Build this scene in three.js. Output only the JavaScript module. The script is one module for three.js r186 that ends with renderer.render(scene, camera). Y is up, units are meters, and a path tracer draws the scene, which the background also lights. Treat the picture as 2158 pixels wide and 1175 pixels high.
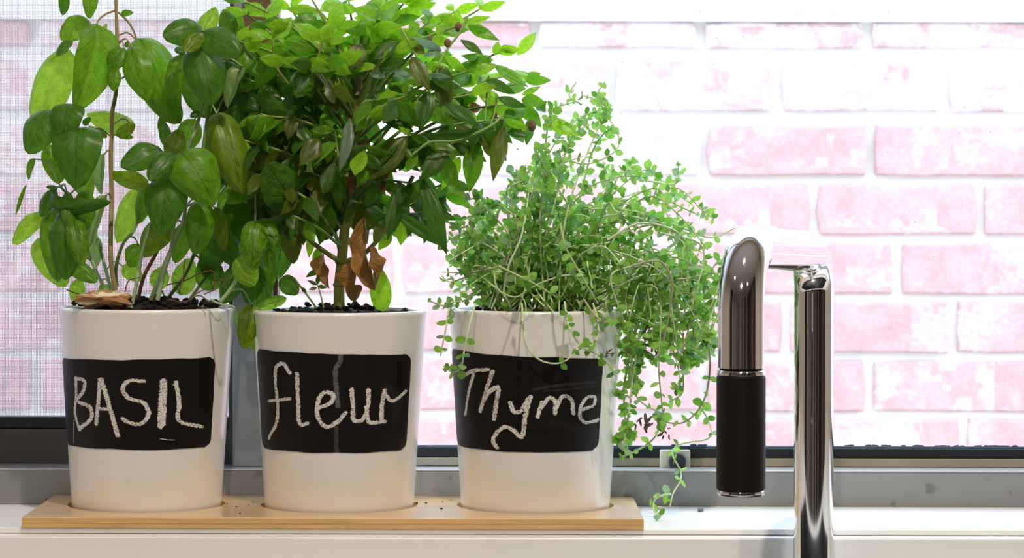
import * as THREE from 'three';
import { mergeGeometries } from 'three/addons/utils/BufferGeometryUtils.js';
import { RoundedBoxGeometry } from 'three/addons/geometries/RoundedBoxGeometry.js';
import { RectAreaLightUniformsLib } from 'three/addons/lights/RectAreaLightUniformsLib.js';

// ------------------------------------------------------------------ camera, sky, light
const W = 2158, H = 1175, F = 5500, PX = 1040, PY = 410, EYE = 1.2, ROLL = 0.0028;
const scene = new THREE.Scene();
const camera = new THREE.PerspectiveCamera(2 * Math.atan(H / 2 / F) * 180 / Math.PI, W / H, 0.05, 100);
camera.position.set(0, EYE, 0);
camera.rotation.z = ROLL;
camera.setViewOffset(W, H, W / 2 - PX, H / 2 - PY, W, H);
camera.focus = 1.9;
camera.userData.fStop = 26;
camera.updateProjectionMatrix();
const renderer = new THREE.WebGLRenderer();
renderer.toneMapping = THREE.LinearToneMapping;
renderer.toneMappingExposure = 1.0;
renderer.shadowMap.enabled = true;
RectAreaLightUniformsLib.init();

const SKY = 4.6;
scene.background = new THREE.Color().setRGB(0.79 * SKY, 0.98 * SKY, 1.22 * SKY);   // bright even overcast

const WARM = new THREE.Color().setRGB(1, 0.885, 0.75);
const DOWNLIGHTS = [   // x, z, candela
  [0.16, -1.08, 4.9], [-0.16, 0.55, 4.8], [-1.1, -0.6, 0.5], [1.1, 0.4, 0.5],
];
const CEIL = 2.5;

// ------------------------------------------------------------------ small helpers
function rng(seed) { let s = seed >>> 0; return () => { s = (s + 0x6D2B79F5) >>> 0; let t = s; t = Math.imul(t ^ (t >>> 15), t | 1); t ^= t + Math.imul(t ^ (t >>> 7), t | 61); return ((t ^ (t >>> 14)) >>> 0) / 4294967296; }; }
const lerp = (a, b, t) => a + (b - a) * t, clamp = (x, a = 0, b = 1) => Math.min(b, Math.max(a, x));
const smooth = (a, b, x) => { const t = clamp((x - a) / (b - a)); return t * t * (3 - 2 * t); };
function hash(x, y, z = 0) { let h = Math.imul(x, 374761393) + Math.imul(y, 668265263) + Math.imul(z, 2147483647 ^ 0x5bd1e995); h = Math.imul(h ^ (h >>> 13), 1274126177); return ((h ^ (h >>> 16)) >>> 0) / 4294967296; }
function noise(x, y, s = 0, px = 0, py = 0) {   // value noise, periodic when px, py are given
  const xi = Math.floor(x), yi = Math.floor(y), fx = x - xi, fy = y - yi, u = fx * fx * (3 - 2 * fx), v = fy * fy * (3 - 2 * fy);
  const w = (a, p) => p ? ((a % p) + p) % p : a;
  return lerp(lerp(hash(w(xi, px), w(yi, py), s), hash(w(xi + 1, px), w(yi, py), s), u), lerp(hash(w(xi, px), w(yi + 1, py), s), hash(w(xi + 1, px), w(yi + 1, py), s), u), v);
}
const fbm = (x, y, s = 0, o = 4) => { let a = 0, k = 0.5, n = 0; for (let i = 0; i < o; i++) { a += k * noise(x, y, s + i * 17); n += k; x *= 2.03; y *= 2.03; k *= 0.5; } return a / n; };
const V = (x, y, z) => new THREE.Vector3(x, y, z);
function at(px, py, Z) {   // the point at distance Z that stands at a place in the photograph
  const x = (px - PX) / F * Z, y = -(py - PY) / F * Z, c = Math.cos(ROLL), s = Math.sin(ROLL);
  return V(x * c - y * s, EYE + x * s + y * c, -Z);
}
const PIX = 1.96 / F;   // metres per pixel at the pots
const lin = (r, g, b) => new THREE.Color().setRGB(r, g, b);
const srgb = (r, g, b) => new THREE.Color().setRGB(r / 255, g / 255, b / 255, THREE.SRGBColorSpace);
function std(color, roughness = 0.6, more = {}) { return new THREE.MeshPhysicalMaterial({ color, roughness, ...more }); }
function dataTex(w, h, fn, isColor, repeat) {
  const d = new Uint8Array(w * h * 4);
  for (let j = 0; j < h; j++) for (let i = 0; i < w; i++) {
    const c = fn((i + 0.5) / w, (j + 0.5) / h), k = (j * w + i) * 4;
    if (typeof c === 'number') d[k] = d[k + 1] = d[k + 2] = clamp(c) * 255; else { d[k] = clamp(c[0]) * 255; d[k + 1] = clamp(c[1]) * 255; d[k + 2] = clamp(c[2]) * 255; }
    d[k + 3] = 255;
  }
  const t = new THREE.DataTexture(d, w, h); t.magFilter = THREE.LinearFilter; t.minFilter = THREE.LinearFilter;
  if (isColor) t.colorSpace = THREE.SRGBColorSpace;
  if (repeat !== false) t.wrapS = t.wrapT = THREE.RepeatWrapping;
  t.needsUpdate = true;
  return t;
}
const used = {};
function numbered(n) { const k = used[n] = (used[n] ?? -1) + 1; return k ? `${n}_${String(k).padStart(3, '0')}` : n; }
function thing(name, label, category, pos = [0, 0, 0], extra = {}) {
  const o = new THREE.Group(); o.name = numbered(name); o.position.set(...pos); o.userData = { label, category, ...extra }; scene.add(o); return o;
}
function struct(name, label, pos = [0, 0, 0]) {
  const o = new THREE.Group(); o.name = name; o.position.set(...pos); o.userData = { kind: 'structure', label }; scene.add(o); return o;
}
function part(parent, name, geo, mat, pos) {
  const m = new THREE.Mesh(geo, mat); m.name = name; m.castShadow = m.receiveShadow = true;
  if (pos) m.position.set(...pos);
  parent.add(m); return m;
}
function box(x0, x1, y0, y1, z0, z1, r = 0) {   // world box
  const g = r ? new RoundedBoxGeometry(x1 - x0, y1 - y0, z1 - z0, 2, r) : new THREE.BoxGeometry(x1 - x0, y1 - y0, z1 - z0);
  g.translate((x0 + x1) / 2, (y0 + y1) / 2, (z0 + z1) / 2);
  const p = g.attributes.position, n = g.attributes.normal, uv = g.attributes.uv;
  for (let i = 0; i < p.count; i++) {
    const ax = Math.abs(n.getX(i)), ay = Math.abs(n.getY(i)), az = Math.abs(n.getZ(i));
    if (ay > ax && ay > az) uv.setXY(i, p.getX(i), p.getZ(i)); else if (ax > az) uv.setXY(i, p.getZ(i), p.getY(i)); else uv.setXY(i, p.getX(i), p.getY(i));
  }
  return g.index ? g.toNonIndexed() : g;
}
const merge = (list) => mergeGeometries(list.map((g) => (g.index ? g.toNonIndexed() : g)));
function tube(points, radii, segs = 24, sides = 8, straight = false) {   // swept round stalk whose radius follows the list
  const curve = straight ? null : new THREE.CatmullRomCurve3(points, false, 'centripetal');
  const pos = [], nor = [], uv = [], idx = [];
  const P = [], T = [];
  if (straight) { for (const p of points) P.push(p.clone()); for (let i = 0; i < P.length; i++) T.push(P[Math.min(i + 1, P.length - 1)].clone().sub(P[Math.max(i - 1, 0)]).normalize()); segs = P.length - 1; }
  else for (let i = 0; i <= segs; i++) { P.push(curve.getPoint(i / segs)); T.push(curve.getTangent(i / segs)); }
  let n = Math.abs(T[0].y) < 0.9 ? V(0, 1, 0) : V(1, 0, 0);
  let len = 0;
  for (let i = 0; i <= segs; i++) {
    n.addScaledVector(T[i], -n.dot(T[i])).normalize();
    const b = T[i].clone().cross(n), f = i / segs * (radii.length - 1), k = Math.min(Math.floor(f), radii.length - 2), r = radii.length > 1 ? lerp(radii[k], radii[k + 1], f - k) : radii[0];
    if (i) len += P[i].distanceTo(P[i - 1]);
    for (let j = 0; j <= sides; j++) {
      const a = j / sides * Math.PI * 2, d = n.clone().multiplyScalar(Math.cos(a)).addScaledVector(b, Math.sin(a));
      pos.push(P[i].x + d.x * r, P[i].y + d.y * r, P[i].z + d.z * r); nor.push(d.x, d.y, d.z); uv.push(j / sides, len);
    }
  }
  for (let i = 0; i < segs; i++) for (let j = 0; j < sides; j++) { const a = i * (sides + 1) + j, c = a + sides + 1; idx.push(a, a + 1, c, c, a + 1, c + 1); }
  const g = new THREE.BufferGeometry();
  g.setAttribute('position', new THREE.Float32BufferAttribute(pos, 3)); g.setAttribute('normal', new THREE.Float32BufferAttribute(nor, 3)); g.setAttribute('uv', new THREE.Float32BufferAttribute(uv, 2)); g.setIndex(idx);
  return g;
}
function lathe(profile, seg = 96) { return new THREE.LatheGeometry(profile.map(([r, y]) => new THREE.Vector2(r, y)), seg); }
function lump(r, seed, sx = 1, sy = 1, sz = 1, amp = 0.25, det = 3) {
  const g = new THREE.IcosahedronGeometry(1, det), p = g.attributes.position;
  for (let i = 0; i < p.count; i++) {
    const v = V(p.getX(i), p.getY(i), p.getZ(i)), k = r * (1 + amp * (fbm(v.x * 1.9 + v.z * 0.7 + seed, v.y * 1.9 - v.z * 1.3 + seed * 3.1, seed) - 0.5) * 2);
    p.setXYZ(i, v.x * k * sx, v.y * k * sy, v.z * k * sz);
  }
  g.computeVertexNormals(); return g;
}

// ------------------------------------------------------------------ heights
const SILL = EYE - 0.2398, BOARD = EYE - 0.2323, LEDGE = EYE - 0.212, ZFRAME = 2.0135;

// ------------------------------------------------------------------ the room
const paint = std(srgb(214, 205, 190), 0.8, { bumpMap: dataTex(256, 256, (u, v) => fbm(u * 24, v * 24, 3), false), bumpScale: 0.0004 });
const ceilPaint = std(srgb(238, 235, 228), 0.9);
const RX = 1.9, RZ = 2.3;
part(struct('floor', 'timber floor of the kitchen'), 'floor_boards', box(-RX - 0.1, RX + 0.1, -0.08, 0, -2.13, RZ + 0.1), std(srgb(120, 84, 56), 0.5));
part(struct('ceiling', 'white ceiling of the kitchen'), 'ceiling_board', box(-RX - 0.1, RX + 0.1, CEIL, CEIL + 0.1, -2.13, RZ + 0.1), ceilPaint);
part(struct('wall_left', 'painted left wall of the kitchen'), 'plaster', box(-RX - 0.1, -RX, 0, CEIL, -2.13, RZ), paint);
part(struct('wall_right', 'painted right wall of the kitchen'), 'plaster', box(RX, RX + 0.1, 0, CEIL, -2.13, RZ), paint);
const WX0 = -0.95, WX1 = 0.95, WTOP = 2.1, ZW0 = -2.13, ZW1 = -2.0;
{
  const s = struct('wall_front', 'painted wall around the window');
  part(s, 'plaster', merge([box(-RX, WX0, 0, CEIL, ZW0, ZW1), box(WX1, RX, 0, CEIL, ZW0, ZW1), box(WX0, WX1, WTOP, CEIL, ZW0, ZW1), box(WX0, WX1, 0, SILL - 0.026, ZW0, ZW1)]), paint);
  const b = struct('wall_back', 'painted back wall of the kitchen behind the viewer');
  part(b, 'plaster', box(-RX - 0.1, RX + 0.1, 0, CEIL, RZ, RZ + 0.1), std(srgb(182, 176, 158), 0.8));
  const d = struct('added_panels_1', 'unseen dark panels added on the back wall to stripe the chrome');  // unseen panels, added so that the chrome mirrors dark stripes
  const dm = std(srgb(92, 74, 58), 0.4), fm = std(srgb(48, 38, 30), 0.45);
  part(d, 'dark_panel', box(-1.25, -0.95, 0.01, 2.15, RZ - 0.045, RZ - 0.001, 0.004), dm);
  part(d, 'dark_panel', box(-0.1, 0.36, 0.01, 2.15, RZ - 0.045, RZ - 0.001, 0.004), dm);
  part(d, 'dark_panel', box(0.75, 1.25, 0.01, 2.3, RZ - 0.045, RZ - 0.001, 0.004), fm);
  const e = struct('added_panels_2', 'dark panels added along the right wall for stripes in the chrome');  // more added panels, out of view, darkening the chrome from the right
  for (let k = 0; k < 5; k++) part(e, 'dark_panel', box(RX - 0.03, RX - 0.001, 0.01, 2.3, -0.9 + k * 0.62, -0.34 + k * 0.62, 0.004), k % 2 ? dm : fm);
  const g = struct('added_panels_3', 'dark panels added on the left wall for the chrome to mirror');  // unseen left-hand panels, added for dark bands in the chrome
  part(g, 'dark_panel', box(-RX + 0.001, -RX + 0.03, 0.01, 2.2, -0.6, 0.1, 0.004), fm); part(g, 'dark_panel', box(-RX + 0.001, -RX + 0.03, 0.01, 2.2, 0.5, 0.8, 0.004), dm);
}
// counter under the window
{
  const c = struct('countertop', 'white kitchen counter below the window sill');
  part(c, 'top_slab', merge([box(-RX, RX, 0.862, 0.9, -1.999, -1.79), box(-RX, RX, 0.862, 0.9, -1.34, -1.26), box(-RX, -0.46, 0.862, 0.9, -1.79, -1.34), box(0.72, RX, 0.862, 0.9, -1.79, -1.34)]), std(srgb(236, 234, 228), 0.35));
  const k = struct('sink_basin', 'steel sink let into the counter in front of the window'), steel = std(srgb(120, 120, 118), 0.32, { metalness: 0.9 });
  part(k, 'basin_floor', box(-0.46, 0.72, 0.69, 0.695, -1.79, -1.34), steel);
  part(k, 'basin_side', merge([box(-0.46, 0.72, 0.695, 0.899, -1.79, -1.786), box(-0.46, 0.72, 0.695, 0.899, -1.344, -1.34), box(-0.46, -0.456, 0.695, 0.899, -1.786, -1.344), box(0.716, 0.72, 0.695, 0.899, -1.786, -1.344)]), steel);
  part(c, 'cabinet_front', box(-RX, RX, 0.0, 0.861, -1.32, -1.30), std(srgb(225, 222, 214), 0.5));
}
// window sill: a board over a narrower ledge over an apron
const sillMat = std(srgb(244, 244, 243), 0.24, { bumpMap: dataTex(256, 256, (u, v) => 0.6 * fbm(u * 6, v * 60, 5) + 0.4 * fbm(u * 50, v * 50, 6), false), bumpScale: 0.0002 });
{
  const s = struct('window_sill', 'white painted window sill under the wooden board');
  part(s, 'sill_board', box(WX0 - 0.04, WX1 + 0.04, SILL - 0.0044, SILL, -2.02, -1.8765, 0.0011), sillMat);
  part(s, 'sill_ledge', box(WX0 - 0.04, WX1 + 0.04, SILL - 0.026, SILL - 0.0046, -1.999, -1.8645, 0.002), sillMat);
  part(s, 'sill_apron', box(WX0 - 0.04, WX1 + 0.04, 0.9, SILL - 0.0262, -1.999, -1.868, 0.0008), sillMat);
}

// ------------------------------------------------------------------ outside: ground, brick wall with coping
part(struct('ground', 'concrete path between the house and the brick wall'), 'path_slab', box(-5, 5, -0.12, -0.02, -4.4, -2.13), std(srgb(196, 192, 186), 0.9));
{
  const ZB = 3.75, FACE = -ZB, pitchY = 0.0856, pitchX = 0.2398, bh = 0.0722, bl = 0.2275, recess = 0.0105;
  const wall = struct('wall_outside', 'old red brick garden wall with white mortar seen through the window');
  const mortar = std(srgb(226, 225, 222), 0.95, { bumpMap: dataTex(256, 256, (u, v) => fbm(u * 40, v * 40, 9), false), bumpScale: 0.002 });
  const top = at(1400, 45, ZB).y, joints = [];
  part(wall, 'mortar', box(-4.5, 4.5, -0.02, top + 0.001, FACE - 0.22, FACE - recess), mortar);
  part(wall, 'coping', box(-4.5, 4.5, top, top + 0.11, FACE - 0.26, FACE + 0.012, 0.006), std(srgb(246, 246, 244), 0.9));
  // brick faces: kiln mottling, smears of old lime wash and mortar, glare put into colour
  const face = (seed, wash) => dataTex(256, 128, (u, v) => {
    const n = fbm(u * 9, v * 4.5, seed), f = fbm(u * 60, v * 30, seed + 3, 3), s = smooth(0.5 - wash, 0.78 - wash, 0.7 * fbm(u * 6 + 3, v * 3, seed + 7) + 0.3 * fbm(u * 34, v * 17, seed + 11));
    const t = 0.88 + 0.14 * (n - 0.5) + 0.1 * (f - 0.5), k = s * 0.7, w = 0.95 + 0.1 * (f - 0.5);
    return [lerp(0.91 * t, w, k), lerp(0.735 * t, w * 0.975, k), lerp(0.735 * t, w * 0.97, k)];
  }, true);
  const mats = [0, 1, 2, 3].map((i) => std(lin(1, 1, 1), 0.95, { map: face(31 + i * 13, -0.03 + 0.02 * i) }));
  const pale = [0, 1, 2].map((i) => std(lin(1, 1, 1), 0.95, { map: face(131 + i * 13, 0.2 + 0.03 * i) }));  // whiter upper courses: lime wash, and bloom put into the colour
  function brickGeo(len, hgt, seed) {   // wobbly chamfered block, front face at z = 0
    const R = rng(seed), o = [], nx = 5, cut = 0.0022;
    const j = () => (R() - 0.5) * 0.0036;
    for (let i = 0; i < nx; i++) o.push([lerp(-len / 2 + cut, len / 2 - cut, i / (nx - 1)) + j(), -hgt / 2 + j()]);
    o.push([len / 2 + j(), 0 + j()]);
    for (let i = nx - 1; i >= 0; i--) o.push([lerp(-len / 2 + cut, len / 2 - cut, i / (nx - 1)) + j(), hgt / 2 + j()]);
    o.push([-len / 2 + j(), 0 + j()]);
    const pos = [], idx = [], uv = [], N = o.length, u0 = R(), v0 = R();
    const ring = (s, z) => { for (const [x, y] of o) { const X = x - Math.sign(x) * s * Math.min(1, Math.abs(x) / (len * 0.4)), Y = y - Math.sign(y) * s; pos.push(X, Y, z); uv.push(X / 0.24 + u0, Y / 0.12 + v0); } };
    ring(0, -0.05); ring(0, -0.003); ring(0.0028, 0);
    pos.push(0, 0, 0.0006); uv.push(u0, v0);
    for (let r = 0; r < 2; r++) for (let i = 0; i < N; i++) { const a = r * N + i, b = r * N + (i + 1) % N; idx.push(a, b, a + N, b, b + N, a + N); }
    for (let i = 0; i < N; i++) idx.push(2 * N + i, 2 * N + (i + 1) % N, 3 * N);
    const g = new THREE.BufferGeometry();
    g.setAttribute('position', new THREE.Float32BufferAttribute(pos, 3)); g.setAttribute('uv', new THREE.Float32BufferAttribute(uv, 2)); g.setIndex(idx);
    const h = g.toNonIndexed(); h.computeVertexNormals(); return h;
  }
  const full = [0, 1, 2, 3, 4, 5].map((i) => brickGeo(bl, bh, 900 + i)), half = [0, 1, 2].map((i) => brickGeo(bl, 0.036, 950 + i));
  const R = rng(77), rest = [];
  // courses from the coping down: bottom line of each course in the photograph and the place of one upright joint
  const rows = [[107, 1477, 60], [236, 1640], [372, 1483], [496, 1715], [620, 1892], [744, 1657], [868, 1481], [992, 2032]];
  for (let c = 0; c < 18; c++) {
    const row = rows[c] ?? [992 + 125.5 * (c - 7), 1480 + 177 * (c % 2)], yb = at(1400, row[0], ZB).y, thin = c === 0;
    const yc = thin ? top - 0.019 : yb + bh / 2 + 0.002, x0 = at(row[1], row[0], ZB).x, kx = Math.ceil((-4.4 - x0) / pitchX);
    for (let k = kx; x0 + (k + 1) * pitchX < 4.4; k++) {
      const xc = x0 + (k + 0.5) * pitchX, seen = Math.abs(xc) < 1.15 && c < 11;
      const g = thin ? half[Math.floor(R() * 3)] : full[Math.floor(R() * 6)], dz = (R() - 0.5) * 0.004, rot = (R() - 0.5) * 0.008, r = R();
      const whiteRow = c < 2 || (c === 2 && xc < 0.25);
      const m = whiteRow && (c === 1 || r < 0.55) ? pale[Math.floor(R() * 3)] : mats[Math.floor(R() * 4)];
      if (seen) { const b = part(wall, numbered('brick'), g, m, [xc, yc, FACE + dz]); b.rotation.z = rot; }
      else rest.push(g.clone().translate(xc, yc, FACE + dz));
    }
  }
  const b = part(wall, 'brickwork', merge(rest), mats[0]); b.userData.kind = 'stuff';
}

// ------------------------------------------------------------------ the window
const glass = new THREE.MeshPhysicalMaterial({ color: lin(1, 1, 1), roughness: 0, transmission: 1, thickness: 0, ior: 1.5 });
const spots = (seed, dens) => dataTex(512, 512, (u, v) => {
  const n = fbm(u * 16, v * 16, seed), d = smooth(0.80, 0.88, fbm(u * 110, v * 110, seed + 5, 2)) * dens, t = 0.9 + 0.12 * (n - 0.5) - 0.35 * d; return [t, t, t * 0.99];
}, true);
const alu = std(srgb(160, 161, 162), 0.42, { metalness: 0.25, map: spots(4, 0.5) });
const aluPale = std(srgb(186, 176, 156), 0.45, { metalness: 0.3, map: spots(12, 0.3) });
const aluShaded = std(srgb(74, 74, 74), 0.42, { metalness: 0.3 });  // left sash metal, with the shade on it put into the colour
const gasket = std(srgb(26, 28, 32), 0.38);
const aluEdge = std(srgb(190, 192, 196), 0.3, { metalness: 0.5 });
{
  const w = struct('window_1', 'sliding aluminium kitchen window with an insect screen on its left half');
  const Zx = (px, Z) => (px - PX) / F * Z;
  part(w, 'bottom_rail', box(WX0, WX1, SILL, LEDGE - 0.0012, -2.1, -ZFRAME, 0.0008), alu);
  part(w, 'rail_lip', box(WX0, WX1, LEDGE - 0.0012, LEDGE, -2.1, -ZFRAME + 0.0006, 0.0005), aluEdge);
  part(w, 'side_jamb', box(WX0, WX0 + 0.04, SILL, WTOP, -2.1, -ZFRAME, 0.001), alu);
  part(w, 'side_jamb', box(WX1 - 0.04, WX1, SILL, WTOP, -2.1, -ZFRAME, 0.001), alu);
  part(w, 'head_rail', box(WX0, WX1, WTOP - 0.04, WTOP, -2.1, -ZFRAME, 0.001), alu);
  const mx0 = Zx(491, 2.03), mx1 = Zx(572, 2.03);
  const mull = part(w, 'mullion', box(mx0, mx1, LEDGE, WTOP - 0.04, -2.06, -2.03, 0.001), alu);
  mull.userData.label = 'upright grey window stile between the two panes';
  part(w, 'mullion_edge', box(mx1, mx1 + 0.0012, LEDGE, WTOP - 0.04, -2.055, -2.031), aluEdge);
  part(w, 'mullion_stile', box(mx1 + 0.0012, mx1 + 0.0045, LEDGE, WTOP - 0.04, -2.06, -2.036), std(srgb(92, 62, 46), 0.5));
  const brownStrip = part(w, 'mullion_brown_strip', box(mx0 + 0.008, mx1 - 0.0006, at(540, 98, 2.03).y, WTOP - 0.05, -2.0305, -2.0255, 0.0008), std(srgb(104, 70, 52), 0.5));  // brown strip laid over the upper part of the grey stile
  brownStrip.userData.label = 'brown strip high on the stile';
  // right sash
  const sy = EYE - 0.1966, sm = EYE - 0.2055;
  part(w, 'sash_rail', box(mx1 + 0.005, WX1 - 0.041, LEDGE + 0.0004, sm, -2.056, -2.04, 0.0004), aluPale);
  part(w, 'sash_rail', box(mx1 + 0.005, WX1 - 0.041, sm, sy - 0.0011, -2.056, -2.0425, 0.0006), gasket);
  part(w, 'glazing_bead', tube([V(mx1 + 0.005, sy - 0.0008, -2.046), V(WX1 - 0.041, sy - 0.0008, -2.046)], [0.0015], 1, 10, true), std(srgb(60, 84, 112), 0.25));
  part(w, 'pane', box(mx1 + 0.003, WX1 - 0.04, sy - 0.002, WTOP - 0.041, -2.054, -2.05), glass);
  // left sash with a taller bottom rail
  const ly = EYE - 0.1755, lm = EYE - 0.185;
  part(w, 'sash_rail', box(WX0 + 0.041, mx0 - 0.0005, LEDGE + 0.0004, lm, -2.066, -2.05, 0.0006), aluShaded);
  part(w, 'sash_rail', box(WX0 + 0.041, mx0 - 0.0005, lm, ly, -2.066, -2.053, 0.0012), gasket);
  part(w, 'sash_stile', box(mx0 - 0.0045, mx0 - 0.0004, LEDGE + 0.0004, WTOP - 0.041, -2.066, -2.047, 0.0005), aluShaded);
  part(w, 'pane', box(WX0 + 0.04, mx0, ly - 0.002, WTOP - 0.041, -2.062, -2.058), glass);
  // woven fly screen behind the left pane, wire by wire
  const wires = [], sx0 = WX0 + 0.04, sx1 = mx0 + 0.004, s0 = ly - 0.004, s1 = WTOP - 0.041, p = 0.00122, t = 0.00019;
  for (let x = sx0; x < sx1; x += p) wires.push(new THREE.BoxGeometry(t * 2, s1 - s0, t * 2).translate(x, (s0 + s1) / 2, -2.083));
  for (let y = s0; y < s1; y += p) wires.push(new THREE.BoxGeometry(sx1 - sx0, t * 2, t * 2).translate((sx0 + sx1) / 2, y, -2.0833));
  const scr = part(w, 'insect_screen', merge(wires), std(srgb(206, 203, 220), 0.6)); scr.userData.kind = 'stuff'; scr.userData.label = 'fine woven fly screen';
  // sliding lock on the sash rail
  const a = at(1391, 990, 2.034), b = at(1455, 948, 2.034);
  const lock = part(w, 'lock_plate', box(a.x, b.x, a.y, b.y, -2.0405, -2.034, 0.0012), std(srgb(232, 224, 210), 0.4));
  lock.userData.label = 'pale square lock plate with a round dark button';
  const c = at(1427, 972, 2.034);
  const btn = lathe([[0, 0.0036], [0.0052, 0.0036], [0.0066, 0.0026], [0.0069, 0.001], [0.0069, 0], [0, 0]], 32); btn.rotateX(Math.PI / 2); btn.translate(c.x, c.y, -2.034);
  part(lock, 'lock_button', btn, std(srgb(70, 74, 78), 0.35, { metalness: 0.4 }));
  // specks of dried splash on the inside of the right pane
  const R = rng(5), sp = [];
  for (let i = 0; i < 70; i++) { const q = at(1000 + R() * 1140, 20 + R() * 900, 2.0497); const g = new THREE.IcosahedronGeometry(0.00045 + R() * R() * 0.0006, 1); g.scale(1, 1, 0.2); g.translate(q.x, q.y, -2.0497); sp.push(g); }
  const d = part(w, 'splash_speck', merge(sp), std(srgb(250, 250, 250), 0.8)); d.userData.kind = 'stuff';
  // fluff caught along the bead
  const fl = [];
  for (let i = 0; i < 46; i++) { const x = lerp(1760, 2150, Math.pow(R(), 0.8)) - (R() < 0.3 ? 400 : 0), q = at(x, 939, 2.0455), g = lump(0.0007 + R() * 0.0006, i, 2.4, 0.8, 0.8, 0.4, 1); g.translate(q.x, sy + 0.0008, -2.0462); fl.push(g); }
  const f = part(w, 'grime', merge(fl), std(srgb(70, 74, 78), 0.9)); f.userData.kind = 'stuff';
}

// ------------------------------------------------------------------ wooden board with three round wells
const POTS = [[311, 0.0845, 0], [717, 0.0862, 1], [1130, 0.0848, 2]].map(([px, h, i]) => ({ x: (px - PX) / F * 1.96, top: EYE - h, i }));
const PZ = -1.96, WELL = 0.0045;
{
  const b = thing('wooden_board', 'pale varnished wooden board with round wells under the three pots', 'board', [0, 0, 0]);
  const x0 = -0.3375, x1 = 0.108, z0 = -2.0115, z1 = -1.8745;
  const wood = dataTex(1024, 256, (u, v) => {
    const n = fbm(u * 3, v * 9, 21), g = 0.5 + 0.5 * Math.sin((v * 46 + n * 14 + fbm(u * 2, v * 3, 25) * 9)), f = fbm(u * 30, v * 190, 22, 3), k = 0.86 + 0.055 * g + 0.1 * (f - 0.5) + 0.08 * (n - 0.5);
    return [k * 0.995, k * 0.83, k * 0.575];
  }, true);
  wood.repeat.set(1 / 0.36, 1 / 0.09);
  const m = std(lin(1, 0.95, 0.87), 0.4, { map: wood, clearcoat: 1, clearcoatRoughness: 0.16 });
  const s = new THREE.Shape(), r = 0.0012;
  s.moveTo(x0, -z0); s.lineTo(x0, -z1); s.lineTo(x1, -z1); s.lineTo(x1, -z0); s.closePath();
  for (const p of POTS) { const h = new THREE.Path(); h.absarc(p.x, -PZ, 0.0592, 0, Math.PI * 2, true); s.holes.push(h); }
  const g = new THREE.ExtrudeGeometry(s, { depth: WELL - 0.0012, bevelEnabled: true, bevelSize: 0.0006, bevelThickness: 0.0006, bevelSegments: 2, curveSegments: 64 });
  g.rotateX(-Math.PI / 2); g.scale(1, 1, 1);
  const p = g.attributes.position, n = g.attributes.normal, uv = g.attributes.uv;
  for (let i = 0; i < p.count; i++) { if (Math.abs(n.getY(i)) > 0.6) uv.setXY(i, p.getX(i), p.getZ(i)); else uv.setXY(i, p.getX(i) + p.getZ(i) * 0.3, p.getY(i) * 1 + 0.3); }
  g.translate(0, BOARD - WELL + 0.0006, 0);
  part(b, 'board_top', g, m);
  part(b, 'board_base', box(x0 - 0.0006, x1 + 0.0006, SILL + 0.0001, BOARD - WELL, z0 - 0.0006, z1 + 0.0006), m);
}

// ------------------------------------------------------------------ pots, soil, chalk labels
const glaze = std(srgb(238, 236, 231), 0.34, { clearcoat: 0.6, clearcoatRoughness: 0.08, bumpMap: dataTex(256, 256, (u, v) => fbm(u * 10, v * 10, 8), false), bumpScale: 0.0004 });
const soilMat = std(srgb(62, 42, 32), 0.95, { map: dataTex(256, 256, (u, v) => { const f = fbm(u * 60, v * 60, 14, 3), k = 0.35 + 0.9 * f; return [k, k * 0.93, k * 0.86]; }, true), bumpMap: dataTex(256, 256, (u, v) => fbm(u * 50, v * 50, 15, 3), false), bumpScale: 0.004 });
const R1 = 0.0652, R0 = 0.0556, BASE = BOARD - WELL;
const potR = (t) => lerp(R0, R1, t);   // outer radius, t = height / full height
function makePot(root, p) {
  const h = p.top - BASE;
  const prof = [[0.0001, 0], [R0 - 0.004, 0], [R0 - 0.0015, 0.0006], [R0 - 0.0003, 0.002]];
  for (let i = 1; i <= 20; i++) { const t = i / 20 * 0.975; prof.push([potR(t), t * h]); }
  prof.push([R1 + 0.0002, h - 0.0024], [R1 - 0.0004, h - 0.0008], [R1 - 0.0016, h], [R1 - 0.0034, h - 0.0003], [R1 - 0.0046, h - 0.0016], [R1 - 0.0056, h - 0.012], [R1 - 0.0075, h - 0.05], [0.0001, h - 0.052]);
  return part(root, 'pot', lathe(prof, 128), glaze);
}
function makeSoil(root, p, lift, seed) {
  const h = p.top - BASE, nr = 22, na = 72, pos = [], idx = [], uv = [], Rm = R1 - 0.0052;
  for (let i = 0; i <= nr; i++) for (let j = 0; j <= na; j++) {
    const r = Rm * i / nr, a = j / na * Math.PI * 2, x = r * Math.cos(a), z = r * Math.sin(a), f = i / nr;
    const y = h - 0.0065 + lift * (1 - f * f * 0.75) + 0.009 * (fbm(x * 90 + 9, z * 90 + 5, seed) - 0.5) * (i === nr ? 0.3 : 1) + 0.006 * (fbm(x * 330 + 40, z * 330, seed + 3, 2) - 0.5);
    pos.push(x, y, z); uv.push(x / 0.06, z / 0.06);
  }
  for (let i = 0; i < nr; i++) for (let j = 0; j < na; j++) { const a = i * (na + 1) + j, b = a + na + 1; idx.push(a, a + 1, b, b, a + 1, b + 1); }
  const g = new THREE.BufferGeometry(); g.setAttribute('position', new THREE.Float32BufferAttribute(pos, 3)); g.setAttribute('uv', new THREE.Float32BufferAttribute(uv, 2)); g.setIndex(idx); g.computeVertexNormals();
  return part(root, 'soil', g, soilMat);
}
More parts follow.
